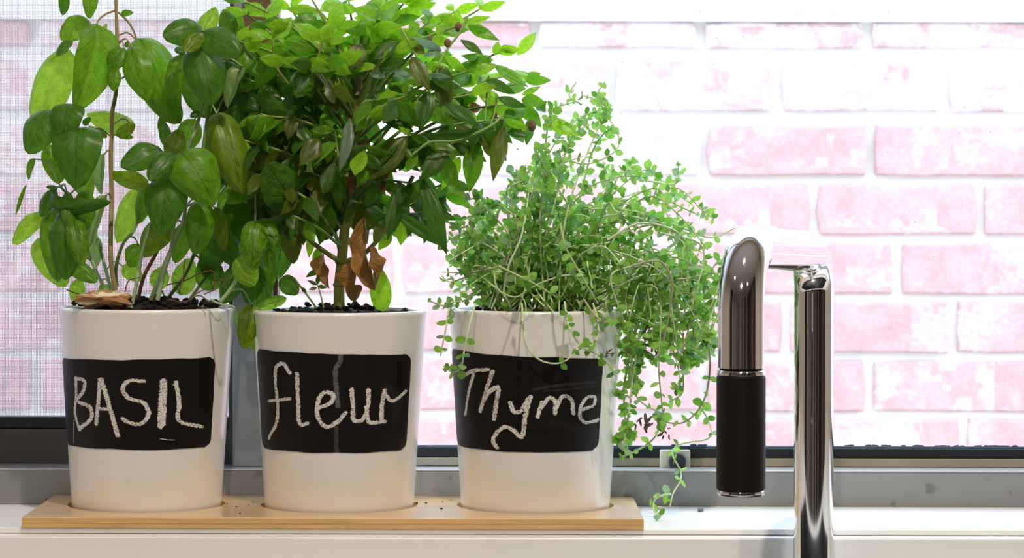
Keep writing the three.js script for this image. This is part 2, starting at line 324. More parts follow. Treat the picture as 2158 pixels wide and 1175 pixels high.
// strokes of chalk, read off the photograph, are laid down on each pot as angle round it and height up it
const CHALK = [
  { k: 0.4896, o: [0, 600], cx: 311, lim: [-1.46, 0.915], y0: 948, y1: 759, tilt: 5, strokes: [
    [9, 338, 405, 340, 480, 335, 560, 355, 630], [9, 338, 405, 375, 415, 370, 460, 340, 505], [10, 350, 510, 400, 530, 402, 580, 355, 625],
    [9, 440, 405, 434, 500, 425, 600], [10, 445, 405, 462, 460, 485, 540, 515, 648], [8, 430, 532, 485, 535],
    [9, 622, 412, 560, 410, 535, 445, 560, 485, 620, 505, 642, 550, 610, 595, 560, 590, 535, 572], [13, 702, 412, 696, 500, 692, 608], [6, 712, 430, 706, 600], [9, 755, 420, 768, 510, 768, 585, 865, 620], [5, 745, 430, 752, 432], [2, 330, 590, 328, 690], [2, 690, 660, 750, 668]], smear: [] },
  { k: 0.4721, o: [460, 620], cx: 717, lim: [-1.33, 0.985], y0: 954, y1: 745, tilt: -8, strokes: [
    [10, 327, 352, 300, 316, 270, 330, 265, 400, 275, 500, 270, 580, 235, 655], [8, 235, 486, 330, 468], [10, 360, 355, 365, 480, 375, 580, 405, 575],
    [10, 452, 505, 510, 475, 512, 440, 475, 436, 450, 480, 452, 550, 485, 588, 530, 570, 570, 525], [10, 595, 420, 602, 500, 607, 562, 640, 560, 665, 500, 668, 425], [10, 660, 500, 672, 568, 738, 570],
    [11, 738, 430, 727, 500, 724, 565], [9, 738, 440, 770, 480, 832, 440]], smear: [[9, 0.3, 547, 262, 545, 295, 527, 325, 530, 420, 537, 495], [8, 0.18, 531, 590, 530, 640, 532, 705], [26, 0.07, 745, 425, 800, 470, 790, 560]] },
  { k: 0.4427, o: [900, 600], cx: 1131, lim: [-1.42, 0.9], y0: 951, y1: 748, tilt: -16, strokes: [
    [9, 175, 460, 232, 420, 302, 408], [9, 236, 428, 210, 520, 194, 632], [10, 322, 415, 292, 510, 265, 608], [10, 278, 562, 312, 508, 348, 488, 340, 560, 330, 642],
    [10, 405, 560, 422, 602, 450, 600, 490, 535], [10, 496, 528, 475, 620, 455, 722, 420, 690, 380, 675, 340, 710, 325, 750, 345, 776],
    [9, 550, 555, 530, 625], [10, 540, 590, 590, 532, 612, 555, 610, 608], [9, 612, 592, 650, 525, 686, 545, 695, 612], [9, 727, 598, 790, 575, 797, 540, 765, 534, 735, 570, 725, 620, 748, 656, 812, 650]],
    smear: [[7, 0.13, 515, 492, 640, 470, 800, 458], [5, 0.1, 560, 500, 790, 480], [16, 0.05, 600, 650, 760, 700]] },
];
function chalkLabel(pot, p) {
  const c = CHALK[p.i], h = p.top - BASE, TW = 1024, TH = 640, [aL, aR] = c.lim;
  const hy = (py) => (EYE - (py - PY) / F * 1.905) - BASE;   // height above the base of a point on the pot's front
  const yLo = hy(c.y0), yHi = hy(c.y1);
  const toUV = (zx, zy) => { const px = c.o[0] + zx * c.k, py = c.o[1] + zy * c.k - (px - PX) * ROLL, y = hy(py), r = potR(y / h) * F / 1.955; return [(Math.asin(clamp((px - c.cx) / r, -0.99, 0.99)) - aL) / (aR - aL) * TW, (y - yLo) / (yHi - yLo) * TH]; };
  const ink = new Float32Array(TW * TH), sme = new Float32Array(TW * TH), scale = TH / (c.y0 - c.y1);
  const draw = (list, w, val, buf) => {
    const pts = []; for (let i = 0; i < list.length; i += 2) pts.push(V(...toUV(list[i], list[i + 1]), 0));
    const cv = pts.length > 2 ? new THREE.CatmullRomCurve3(pts, false, 'centripetal').getPoints(pts.length * 8) : pts, hw = w * scale / 2;
    for (let s = 0; s + 1 < cv.length; s++) {
      const a = cv[s], b = cv[s + 1], dx = b.x - a.x, dy = b.y - a.y, L2 = dx * dx + dy * dy || 1, m = hw * 1.5;
      for (let j = Math.max(0, Math.floor(Math.min(a.y, b.y) - m)); j <= Math.min(TH - 1, Math.max(a.y, b.y) + m); j++) for (let i = Math.max(0, Math.floor(Math.min(a.x, b.x) - m)); i <= Math.min(TW - 1, Math.max(a.x, b.x) + m); i++) {
        const t = clamp(((i - a.x) * dx + (j - a.y) * dy) / L2), d = Math.hypot(i - a.x - t * dx, j - a.y - t * dy) / hw + 0.5 * (noise(i / 9, j / 9, 40) - 0.5), k = 1 - smooth(0.75, 1.12, d);
        if (k * val > buf[j * TW + i]) buf[j * TW + i] = k * val;
      }
    }
  };
  for (const [w, ...l] of c.strokes) draw(l, w * 0.87, 1, ink);
  for (const [w, v, ...l] of c.smear) draw(l, w, v, sme);
  const tex = dataTex(TW, TH, (u, v) => {
    const i = Math.floor(u * TW), j = Math.floor(v * TH), g = 0.55 * noise(i / 2.6, j / 2.6, 51) + 0.45 * noise(i / 6, j / 5, 52), k = ink[j * TW + i] * smooth(0.22, 0.56, g + 0.1), m = sme[j * TW + i] * (0.5 + g), f = fbm(u * 9, v * 6, 53 + p.i);
    const dust = 0.02 * smooth(0.5, 0.8, f), b = [0.06 + dust + m, 0.045 + dust + m, 0.038 + dust + m];
    return [lerp(b[0], 0.9, k), lerp(b[1], 0.885, k), lerp(b[2], 0.865, k)];
  }, true, false);
  // painted panel: a thin skin on the curved wall, corners rounded, edges a little wavy by hand
  const nu = 60, nv = 26, pos = [], uv = [], idx = [], rc = 0.007;
  for (let j = 0; j <= nv; j++) for (let i = 0; i <= nu; i++) {
    const v = j / nv, y0 = lerp(yLo, yHi, v), d = Math.min(y0 - yLo, yHi - y0), ins = d < rc ? rc - Math.sqrt(rc * rc - (rc - d) * (rc - d)) : 0, r = potR(y0 / h);
    const a = lerp(aL + ins / r, aR - ins / r, i / nu) + (i === 0 || i === nu ? 0.012 * (noise(v * 7, i, 61 + p.i) - 0.5) : 0), u = (a - aL) / (aR - aL);
    const y = y0 + (v < 0.15 || v > 0.85 ? 0.0016 * (fbm(u * 7, v > 0.5 ? 3 : 9, 70 + p.i) - 0.5) : 0) + (c.tilt * PIX) * (u - 0.5) * (v > 0.5 ? 1 : 0.15) * Math.abs(v - 0.5) * 2, rr = potR(y / h) + 0.00045;
    pos.push(rr * Math.sin(a), y, rr * Math.cos(a)); uv.push(u, v);
  }
  for (let j = 0; j < nv; j++) for (let i = 0; i < nu; i++) { const a = j * (nu + 1) + i, b = a + nu + 1; idx.push(a, a + 1, b, b, a + 1, b + 1); }
  const g = new THREE.BufferGeometry(); g.setAttribute('position', new THREE.Float32BufferAttribute(pos, 3)); g.setAttribute('uv', new THREE.Float32BufferAttribute(uv, 2)); g.setIndex(idx); g.computeVertexNormals();
  g.rotateY(-Math.atan2(p.x, 1.96));
  const word = ['BASIL', 'fleur', 'Thyme'][p.i];
  const m = part(pot, 'chalk_panel', g, std(lin(1, 1, 1), 0.5, { map: tex, specularIntensity: 0.5 })); m.userData.label = `black chalkboard panel with ${word} in chalk`;
}
function makePotted(i, name, label, category, lift) {
  const p = POTS[i], root = thing(name, label, category, [p.x, BASE, PZ]);
  const pot = makePot(root, p); chalkLabel(pot, p); makeSoil(root, p, lift, 200 + i * 31);
  return root;
}
const basil = makePotted(0, 'potted_basil', 'white pot chalked BASIL holding broad-leaved basil, leftmost on the wooden board', 'potted plant', 0.007);
const herb = makePotted(1, 'potted_herb', 'white pot chalked fleur holding a tall bushy herb with one thick stem', 'potted plant', 0.0035);
const thyme = makePotted(2, 'potted_thyme', 'white pot chalked Thyme with tiny leaves trailing over its rim', 'potted plant', 0.004);

// ------------------------------------------------------------------ leaves
function leafGeo({ shape = 'ovate', arch = 0.1, cup = 0.1, fold = 0, bend = 0, wave = 0.02, twist = 0, seed = 1, nx = 8, ny = 14 }) {
  const pos = [], uv = [], idx = [];
  for (let j = 0; j <= ny; j++) for (let i = 0; i <= nx; i++) {
    const t = j / ny, s = i / nx * 2 - 1;
    let w = shape === 'ovate' ? Math.pow(Math.sin(Math.PI * Math.pow(t, 0.84)), 0.58) * (1 - 0.06 * t) : shape === 'lance' ? Math.pow(Math.sin(Math.PI * Math.pow(t, 0.86)), 0.95) : shape === 'round' ? Math.pow(Math.sin(Math.PI * t), 0.62) : Math.pow(Math.sin(Math.PI * Math.pow(t, 0.9)), 0.8);
    w = Math.max(w, 0.02) * (1 + wave * 1.6 * (noise(t * 5, s > 0 ? 3 : 8, seed) - 0.5));
    const x = s * 0.5 * w, a = Math.abs(s);
    let z = arch * 2.6 * Math.pow(t, 0.55) * (1 - t) - cup * s * s * w + fold * a * w * 0.5 + wave * (noise(t * 4 + 2, s * 1.5 + 5, seed + 9) - 0.5) * w * (0.4 + a);
    z -= 0.03 * Math.exp(-s * s * 30) * w;                                  // groove of the midrib
    const tw = twist * (t - 0.3), ct = Math.cos(tw), st = Math.sin(tw);
    pos.push(x * ct + bend * 4 * t * (1 - t), t, z + x * st * 0.6); uv.push(i / nx, t);
  }
  for (let j = 0; j < ny; j++) for (let i = 0; i < nx; i++) { const a = j * (nx + 1) + i, b = a + nx + 1; idx.push(a, a + 1, b, b, a + 1, b + 1); }
  const g = new THREE.BufferGeometry(); g.setAttribute('position', new THREE.Float32BufferAttribute(pos, 3)); g.setAttribute('uv', new THREE.Float32BufferAttribute(uv, 2)); g.setIndex(idx); g.computeVertexNormals();
  return g;
}
const geoCache = {};
function leafShape(o) { const k = JSON.stringify(o); return geoCache[k] ??= leafGeo(o); }
const veins = (u, v, n) => { const s = Math.abs(u - 0.5) * 2, mid = Math.exp(-s * s * 900), q = (v - s * 0.28) * n, d = Math.abs(q - Math.round(q)); return Math.max(mid, Math.exp(-d * d * 200) * (0.5 - 0.4 * s) * (s > 0.03 ? 1 : 0)); };
const basilMap = dataTex(256, 512, (u, v) => { const e = veins(u, v, 6), m = fbm(u * 8, v * 14, 71), f = fbm(u * 40, v * 70, 72, 2), k = 0.86 + 0.22 * (m - 0.5) + 0.1 * (f - 0.5); return [k * (0.95 + 0.08 * e), k * (0.97 + 0.04 * e), k * (0.9 + 0.14 * e)]; }, true);
const basilBump = dataTex(256, 512, (u, v) => { const e = veins(u, v, 6), m = fbm(u * 7, v * 11, 73, 2); return 0.6 + 0.55 * (m - 0.5) - 0.3 * e; }, false);
const herbMap = dataTex(128, 256, (u, v) => { const e = veins(u, v, 9), m = fbm(u * 6, v * 14, 75), k = 0.88 + 0.2 * (m - 0.5); return [k * (0.93 + 0.12 * e), k * (0.96 + 0.05 * e), k * (0.86 + 0.18 * e)]; }, true);
const herbBump = dataTex(128, 256, (u, v) => 0.6 - 0.4 * veins(u, v, 9) + 0.25 * (fbm(u * 12, v * 24, 76) - 0.5), false);
const leafMat = (c, map, bump, b, more = {}) => new THREE.MeshPhysicalMaterial({ color: c, map, bumpMap: bump, bumpScale: b, roughness: 0.95, transmission: 0.56, thickness: 0, specularIntensity: 0, clearcoat: 1, clearcoatRoughness: 0.36, sheen: 0.9, sheenRoughness: 0.42, sheenColor: lin(0.7, 0.85, 1), ...more });
const BM = {   // basil greens: dark front, mid, backlit bright, yellowing; the backlight is put into colour
  d: leafMat(lin(0.135, 0.36, 0.03), basilMap, basilBump, 0.004), m: leafMat(lin(0.27, 0.60, 0.03), basilMap, basilBump, 0.004),
  y: leafMat(lin(0.56, 0.94, 0.08), basilMap, basilBump, 0.003, { transmission: 0.64 }), o: leafMat(lin(0.33, 0.52, 0.03), basilMap, basilBump, 0.003), p: leafMat(lin(0.40, 0.62, 0.20), basilMap, basilBump, 0.0016),
};
const HM = {  // backlit, front-dark and bluish sky-sheen tones put into the leaf colours
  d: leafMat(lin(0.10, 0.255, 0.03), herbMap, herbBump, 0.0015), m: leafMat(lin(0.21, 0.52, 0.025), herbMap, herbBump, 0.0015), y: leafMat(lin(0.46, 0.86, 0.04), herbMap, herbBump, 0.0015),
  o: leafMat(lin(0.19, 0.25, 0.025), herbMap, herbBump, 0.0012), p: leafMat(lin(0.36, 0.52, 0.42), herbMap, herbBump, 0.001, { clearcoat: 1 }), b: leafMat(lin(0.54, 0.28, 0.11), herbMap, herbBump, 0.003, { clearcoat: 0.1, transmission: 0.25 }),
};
const tmpM = new THREE.Matrix4();
const local = (root, v) => v.clone().sub(root.position);
function poseLeaf(mesh, base, tip, width, roll) {   // base and tip in the plant's own space; upper face turned to the viewer, then rolled about the leaf's axis
  const y = tip.clone().sub(base), L = y.length(); y.normalize();
  const n = V(0, 0.08, 1).addScaledVector(y, -V(0, 0.08, 1).dot(y)).normalize().applyAxisAngle(y, roll * Math.PI / 180), x = y.clone().cross(n);
  tmpM.makeBasis(x, y, n); mesh.quaternion.setFromRotationMatrix(tmpM); mesh.position.copy(base); mesh.scale.set(width, L, L);
}
function addLeaf(root, geo, mat, base, tip, width, roll, name = 'leaf') {
  const m = part(root, name, geo, mat); poseLeaf(m, base, tip, width, roll); return m;
}
const stemGreen = std(lin(0.20, 0.34, 0.08), 0.6), stemPale = std(lin(0.36, 0.50, 0.26), 0.6), stemBrown = std(lin(0.27, 0.15, 0.07), 0.7), stemOlive = std(lin(0.22, 0.26, 0.05), 0.6), rootMat = std(lin(0.16, 0.09, 0.05), 0.85);

// a plant's stalks: points [px, py, dz] at the pot's distance; returns world curve for hanging petioles from
const path = (root, pts) => pts.map(([px, py, dz = 0]) => local(root, at(px, py, 1.96 + dz)));

// ---- basil
{
  const stems = [
    ['k', [5, 5, 4.6, 4.2, 3.6], [[243, 612, -0.01], [236, 570, -0.01], [233, 526, -0.012], [235, 420], [234, 330], [235, 288], [236, 240], [245, 190], [247, 95], [245, 20], [243, -40]]],
    ['p', [5, 4.4, 4, 3.6], [[318, 632, -0.02], [334, 590, -0.02], [352, 545, -0.022], [368, 510, -0.02], [386, 470, -0.01], [392, 400], [396, 324], [419, 250], [432, 180, -0.02], [430, 110, -0.04], [426, 70, -0.05]]],
    ['p', [5, 4.4, 4, 3.6], [[332, 632, -0.03], [346, 570, -0.03], [361, 524, -0.03], [366, 466, -0.03], [372, 390, -0.04], [374, 330, -0.05]]],
    ['p', [4, 4, 3], [[279, 640, -0.035], [290, 585, -0.035], [300, 530, -0.03], [318, 470, -0.02]]],
    ['b', [4.4, 4, 3], [[290, 632, -0.01], [303, 583, -0.01], [332, 528, 0], [350, 490, 0]]],
    ['p', [4, 3.4, 2.5], [[222, 612, 0.01], [200, 565, 0.01], [183, 522, 0.01], [165, 480, 0], [150, 420, -0.01], [128, 394, -0.015]]],
    ['p', [4, 3.4, 2.6], [[234, 610, 0.02], [216, 542, 0.02], [202, 490, 0.02], [196, 430, 0.02]]],
    ['g', [4.4, 3.4, 2.6], [[246, 604, 0.01], [244, 567, 0.01], [259, 514, 0.01], [285, 480, 0.02], [300, 400, 0.02]]],
    ['g', [4, 4, 4, 3.6], [[350, 634, 0.03], [400, 560, 0.03], [425, 440, 0.02], [427, 330, 0.01], [436, 259, 0.01], [448, 180, 0.02], [485, 70, 0.03]]],
    ['p', [4.4, 4, 3.2], [[464, 636, -0.03], [484, 612, -0.03], [505, 575, -0.03], [520, 520, -0.02], [538, 470, -0.02]]],
    ['p', [2.6, 2.2, 2], [[445, 632, -0.045], [470, 642, -0.055], [492, 646, -0.06], [497, 662, -0.05]]],
    ['g', [3.4, 3.2, 3], [[400, 632, 0.02], [470, 520, 0.03], [480, 420, 0.03], [462, 300, 0.02], [456, 240, 0.0]]],
  ];
  const samples = [];
  const sm = { k: std(lin(0.33, 0.25, 0.10), 0.6), g: stemGreen, p: stemPale, b: stemBrown };
  const built = stems.map(([k, r, pts], i) => { const P = path(basil, pts), c = new THREE.CatmullRomCurve3(P, false, 'centripetal'); for (let t = 0; t <= 40; t++) samples.push([i, c.getPoint(t / 40)]); return [tube(P, r.map((x) => x * PIX), 44, 9)]; });
  // leaves: base x, y, tip x, y, width (pixels), depth of base and of tip (mm), roll, kind, arch, fold
  const L = [
    [190, 45, 128, 84, 60, 20, 10, 20, 'm', .1, .1], [140, -30, 132, 33, 24, 5, 0, 15, 'd', .1, 0], [190, -40, 188, 40, 32, 0, -5, -10, 'm', .12, 0], [150, 85, 121, 119, 30, 5, -5, 35, 'd', .12, 0],
    [146, 104, 70, 264, 84, 30, 35, 8, 'y', .06, .05], [203, 50, 158, 234, 92, -10, -20, -28, 'm', .05, .42], [264, 102, 231, 150, 44, -20, -28, 12, 'm', .14, 0], [242, 146, 241, 193, 29, -25, -32, 5, 'm', .16, 0],
    [266, 100, 269, 86, 9, -10, -10, 0, 'm', .1, 0], [255, 28, 281, 27, 14, -5, -8, 0, 'm', .1, 0], [214, 73, 225, 49, 10, 0, 0, 30, 'y', .1, 0],
    [120, 240, 60, 325, 78, -15, -35, 24, 'd', .16, 0], [158, 226, 132, 297, 68, -25, -45, 14, 'd', .18, 0], [134, 234, 115, 226, 11, -10, -10, 0, 'd', .1, 0], [176, 264, 191, 247, 14, -10, -10, 20, 'd', .1, 0],
    [180, 282, 160, 398, 98, -20, -50, 4, 'd', .22, 0], [220, 322, 214, 410, 32, 0, 0, 30, 'p', .08, .2], [105, 305, 124, 388, 54, 5, 0, -15, 'm', .08, .2], [72, 333, 61, 380, 18, -5, -8, 30, 'm', .05, .2], [56, 389, 33, 453, 8, -5, -8, 0, 'm', .02, .2],
    [284, 270, 182, 240, 46, 25, 35, 12, 'y', .1, 0], [247, 288, 285, 261, 26, -5, -10, 20, 'o', .12, 0], [256, 287, 282, 289, 11, 10, 15, 0, 'm', .1, 0], [226, 289, 186, 265, 15, -5, -12, 25, 'm', .12, 0],
    [122, 394, 234, 426, 44, -15, -40, 46, 'd', .22, 0], [121, 397, 97, 393, 10, -10, -12, 0, 'd', .1, 0], [114, 400, 86, 457, 36, -15, -28, 20, 'd', .16, 0],
    [314, 388, 230, 366, 40, 5, 0, -28, 'o', .1, .1], [343, 328, 254, 352, 60, -25, -50, 20, 'd', .15, 0], [364, 330, 377, 271, 46, -30, -25, -10, 'o', .1, 0], [356, 316, 338, 246, 30, -5, 5, 30, 'd', .12, 0],
    [372, 331, 313, 380, 50, -45, -70, 10, 'd', .14, .05], [376, 329, 452, 432, 96, -40, -60, -12, 'm', .18, 0], [370, 374, 338, 494, 84, -35, -60, 8, 'd', .16, 0], [354, 466, 304, 542, 62, -10, -25, 14, 'o', .1, 0],
    [312, 385, 291, 472, 36, 15, 20, 0, 'm', .08, 0], [290, 398, 246, 512, 50, 30, 35, 10, 'y', .05, 0], [292, 513, 274, 564, 38, 15, 12, 0, 'm', .1, 0], [425, 422, 413, 537, 58, -15, -28, -8, 'm', .12, 0],
    [455, 436, 472, 528, 34, -10, -15, 10, 'o', .1, 0], [457, 238, 512, 408, 74, -20, -45, -10, 'o', .12, .06], [538, 392, 478, 428, 46, -15, -30, 30, 'm', .14, 0], [537, 340, 537, 397, 20, -15, -20, 55, 'p', .05, .3],
    [538, 468, 531, 564, 52, -25, -45, -8, 'm', .15, 0], [500, 543, 537, 602, 54, -30, -42, 8, 'y', .1, 0], [545, 467, 590, 522, 38, -20, -38, -20, 'm', .2, 0], [566, 523, 574, 606, 30, -20, -28, 18, 'm', .1, 0], [590, 588, 629, 618, 38, -10, -20, 10, 'd', .12, 0],
    [532, 640, 513, 735, 44, -10, -20, 8, 'o', .08, .05], [604, 627, 540, 650, 26, 15, 10, 15, 'y', .08, 0], [520, 690, 538, 740, 24, 5, 5, -20, 'y', .06, 0], [500, 650, 506, 694, 18, 5, 5, 20, 'p', .08, 0],
    [426, 68, 343, 76, 60, -55, -75, 10, 'd', .12, -0.05], [428, 71, 454, 14, 40, -45, -35, -8, 'y', .08, 0], [425, 71, 507, 112, 62, -55, -75, -12, 'd', .1, -0.05], [425, 70, 388, 110, 38, -60, -80, 15, 'o', .12, 0], [416, 98, 447, 222, 80, -50, -70, -4, 'd', .13, .04],
    [393, 113, 360, 207, 50, -20, -35, 22, 'm', .1, .1], [390, 108, 368, 108, 20, -25, -35, 10, 'd', .12, 0], [287, 80, 368, 262, 92, 5, -5, -12, 'm', .12, .06], [279, 98, 313, 214, 58, -20, -35, 8, 'm', .1, 0], [296, 120, 372, 262, 70, 10, 10, 8, 'y', .08, 0],
    [490, 72, 473, 24, 38, -10, -15, 12, 'd', .1, 0], [420, 235, 401, 247, 15, -5, -10, 10, 'd', .1, 0], [510, 97, 547, 160, 46, -10, -18, -10, 'm', .1, 0], [514, 80, 542, 122, 14, -12, -20, 60, 'p', .05, .2], [516, 138, 480, 228, 40, -20, -32, 30, 'p', .1, .2], [474, 128, 502, 198, 46, -5, -12, -12, 'd', .1, 0], [490, 196, 558, 236, 44, 0, -8, -10, 'd', .12, 0],
    [104, 453, 26, 514, 42, 0, -10, 24, 'y', .14, 0], [114, 438, 122, 594, 60, -5, -20, -10, 'm', .12, .1], [78, 502, 138, 605, 64, 5, -5, -8, 'y', .12, 0], [152, 438, 138, 590, 72, -25, -45, 8, 'd', .1, .06], [141, 402, 150, 502, 30, -30, -45, 0, 'm', .1, 0], [176, 402, 182, 486, 44, -20, -30, 8, 'm', .1, 0],
    [155, 463, 173, 560, 42, -35, -52, -8, 'm', .1, 0], [224, 410, 188, 522, 38, -10, -20, 25, 'p', .06, .2], [148, 558, 205, 594, 36, -10, -15, -10, 'm', .1, 0], [196, 493, 201, 564, 34, 20, 20, 0, 'p', .06, 0], [166, 588, 158, 642, 32, 25, 25, 0, 'y', .05, 0],
    [380, 622, 402, 543, 52, 45, 45, 0, 'y', .08, 0], [452, 612, 428, 538, 58, 40, 45, 0, 'm', .08, 0], [396, 468, 368, 555, 42, 10, 12, 0, 'm', .08, 0], [330, 610, 345, 560, 40, 45, 45, 0, 'y', .06, 0], [420, 545, 470, 590, 44, 30, 25, 0, 'd', .08, 0], [210, 600, 245, 640, 30, 35, 30, 0, 'y', .06, 0], [258, 560, 300, 590, 36, 40, 40, 0, 'y', .06, 0],
    [440, 470, 500, 560, 54, 10, 5, 0, 'd', .1, 0], [480, 420, 540, 520, 60, 20, 18, 0, 'd', .1, 0], [500, 560, 470, 640, 46, 15, 10, 0, 'd', .1, 0], [545, 560, 520, 640, 46, 5, 0, 0, 'd', .1, 0], [570, 570, 540, 650, 40, 20, 15, 0, 'd', .1, 0], [440, 280, 480, 370, 50, 30, 30, 0, 'd', .1, 0], [395, 150, 440, 250, 60, 20, 20, 0, 'd', .1, 0], [440, 90, 500, 190, 60, 25, 20, 0, 'd', .1, 0], [410, 250, 375, 330, 50, 20, 15, 0, 'm', .1, 0], [470, 330, 430, 420, 56, 25, 22, 0, 'd', .1, 0],
    [520, 60, 480, 130, 54, 30, 25, 0, 'd', .1, 0], [470, 20, 510, 80, 46, 30, 28, 0, 'm', .1, 0], [540, 130, 500, 230, 60, 30, 28, 10, 'd', .1, 0], [500, 230, 560, 320, 60, 30, 28, -10, 'd', .1, 0], [560, 300, 520, 400, 60, 30, 26, 10, 'd', .1, 0], [480, 150, 450, 230, 50, 20, 18, 0, 'm', .1, 0], [510, 380, 470, 480, 60, 30, 26, 0, 'm', .1, 0], [560, 400, 600, 500, 60, 30, 28, 0, 'd', .1, 0], [470, 480, 430, 580, 56, 25, 22, 0, 'd', .1, 0], [540, 500, 500, 600, 58, 35, 30, 0, 'd', .1, 0], [600, 490, 580, 590, 50, 25, 22, 0, 'd', .1, 0], [405, 330, 450, 410, 50, 10, 5, 0, 'd', .1, 0], [330, 180, 380, 260, 50, 15, 10, 0, 'd', .1, 0], [120, 300, 160, 380, 50, 15, 10, 0, 'm', .1, 0], [150, 330, 190, 420, 50, 15, 10, 0, 'm', .1, 0],
  ];
  L.forEach(([bx, by, tx, ty, w, zb, zt, roll, k, arch, fold], i) => {
    const b = local(basil, at(bx, by, 1.96 + zb / 1000)), t = local(basil, at(tx, ty, 1.96 + zt / 1000));
    const g = leafShape({ shape: 'ovate', arch: arch * (zt < zb - 8 && w > 40 ? 2.1 : 1.4), cup: fold > 0.1 ? 0.03 : 0.15 + 0.03 * (i % 3), fold: fold || 0.1, wave: 0.07, bend: [0, 0.03, -0.03][i % 3], twist: [0, 0.3, -0.3, 0.15][i % 4], seed: i % 9, nx: 10, ny: 16 });
    addLeaf(basil, g, BM[k], b, t, w * PIX * 1.1, roll);
    let best = null, bd = 0.034;
    for (const s of samples) { const d = s[1].distanceTo(b); if (d < bd && d > 0.001) { bd = d; best = s; } }
    if (best && w > 17 && ![0, 5, 63, 64].includes(i)) { const mid = b.clone().lerp(best[1], 0.45).add(V(0, bd * 0.22, 0)); built[best[0]].push(tube([b.clone().lerp(t, 0.04), mid, best[1]], [1.5 * PIX, 2.2 * PIX], 8, 6)); }
  });
  // petioles that the photograph shows arching from the tall stem's top
  built[0].push(tube(path(basil, [[243, 22, 0], [222, 30, -0.003], [208, 42, -0.006], [203, 54, -0.01]]), [2.4 * PIX, 2 * PIX], 10, 6), tube(path(basil, [[250, 26, 0], [270, 46, 0.002], [282, 66, 0.004], [288, 84, 0.005]]), [2.4 * PIX, 2 * PIX], 10, 6));
  built.forEach((b, i) => part(basil, 'stem', merge(b), sm[stems[i][0]]));
  // dry husk and loose roots on the soil
  const husk = lump(0.0175, 4, 1, 0.4, 0.6, 0.75, 4); husk.translate(...local(basil, at(224, 630, 1.915)).toArray());
  part(basil, 'dry_husk', husk, std(lin(1, 1, 1), 0.8, { map: dataTex(128, 128, (u, v) => { const k = smooth(0.42, 0.6, fbm(u * 5, v * 9, 91)); return [lerp(0.62, 0.9, k), lerp(0.44, 0.84, k), lerp(0.28, 0.74, k)]; }, true) }));
  const rm = [[[440, 634, -0.05], [418, 622, -0.05], [390, 636, -0.05], [352, 630, -0.05]], [[376, 618, -0.03], [384, 590, -0.03], [390, 545, -0.03]], [[352, 600, -0.02], [392, 590, -0.02], [425, 574, -0.02], [450, 572, -0.02], [451, 610, -0.02]], [[400, 626, -0.04], [440, 604, -0.04], [470, 588, -0.04]], [[140, 610, -0.03], [165, 619, -0.03], [190, 616, -0.03]], [[263, 614, -0.04], [272, 590, -0.04], [296, 584, -0.04]], [[430, 620, -0.05], [470, 600, -0.05], [486, 574, -0.05]]];
  for (const p of rm) part(basil, 'dry_root', tube(path(basil, p), [1.5 * PIX, 1 * PIX], 16, 5), rootMat);
  const R = rng(44), cr = [];
  for (let i = 0; i < 170; i++) { const a = R() * 6.28, r = Math.sqrt(R()) * 0.055, g = lump(0.0012 + R() * 0.0022, i, 1, 0.8, 1, 0.5, 1); g.translate(r * Math.cos(a), basil.position.y * 0 + (POTS[0].top - BASE) - 0.001 + R() * 0.004 + 0.005 * (1 - r / 0.06), r * Math.sin(a)); cr.push(g); }
  const c = part(basil, 'soil_crumb', merge(cr), soilMat); c.userData.kind = 'stuff';
}

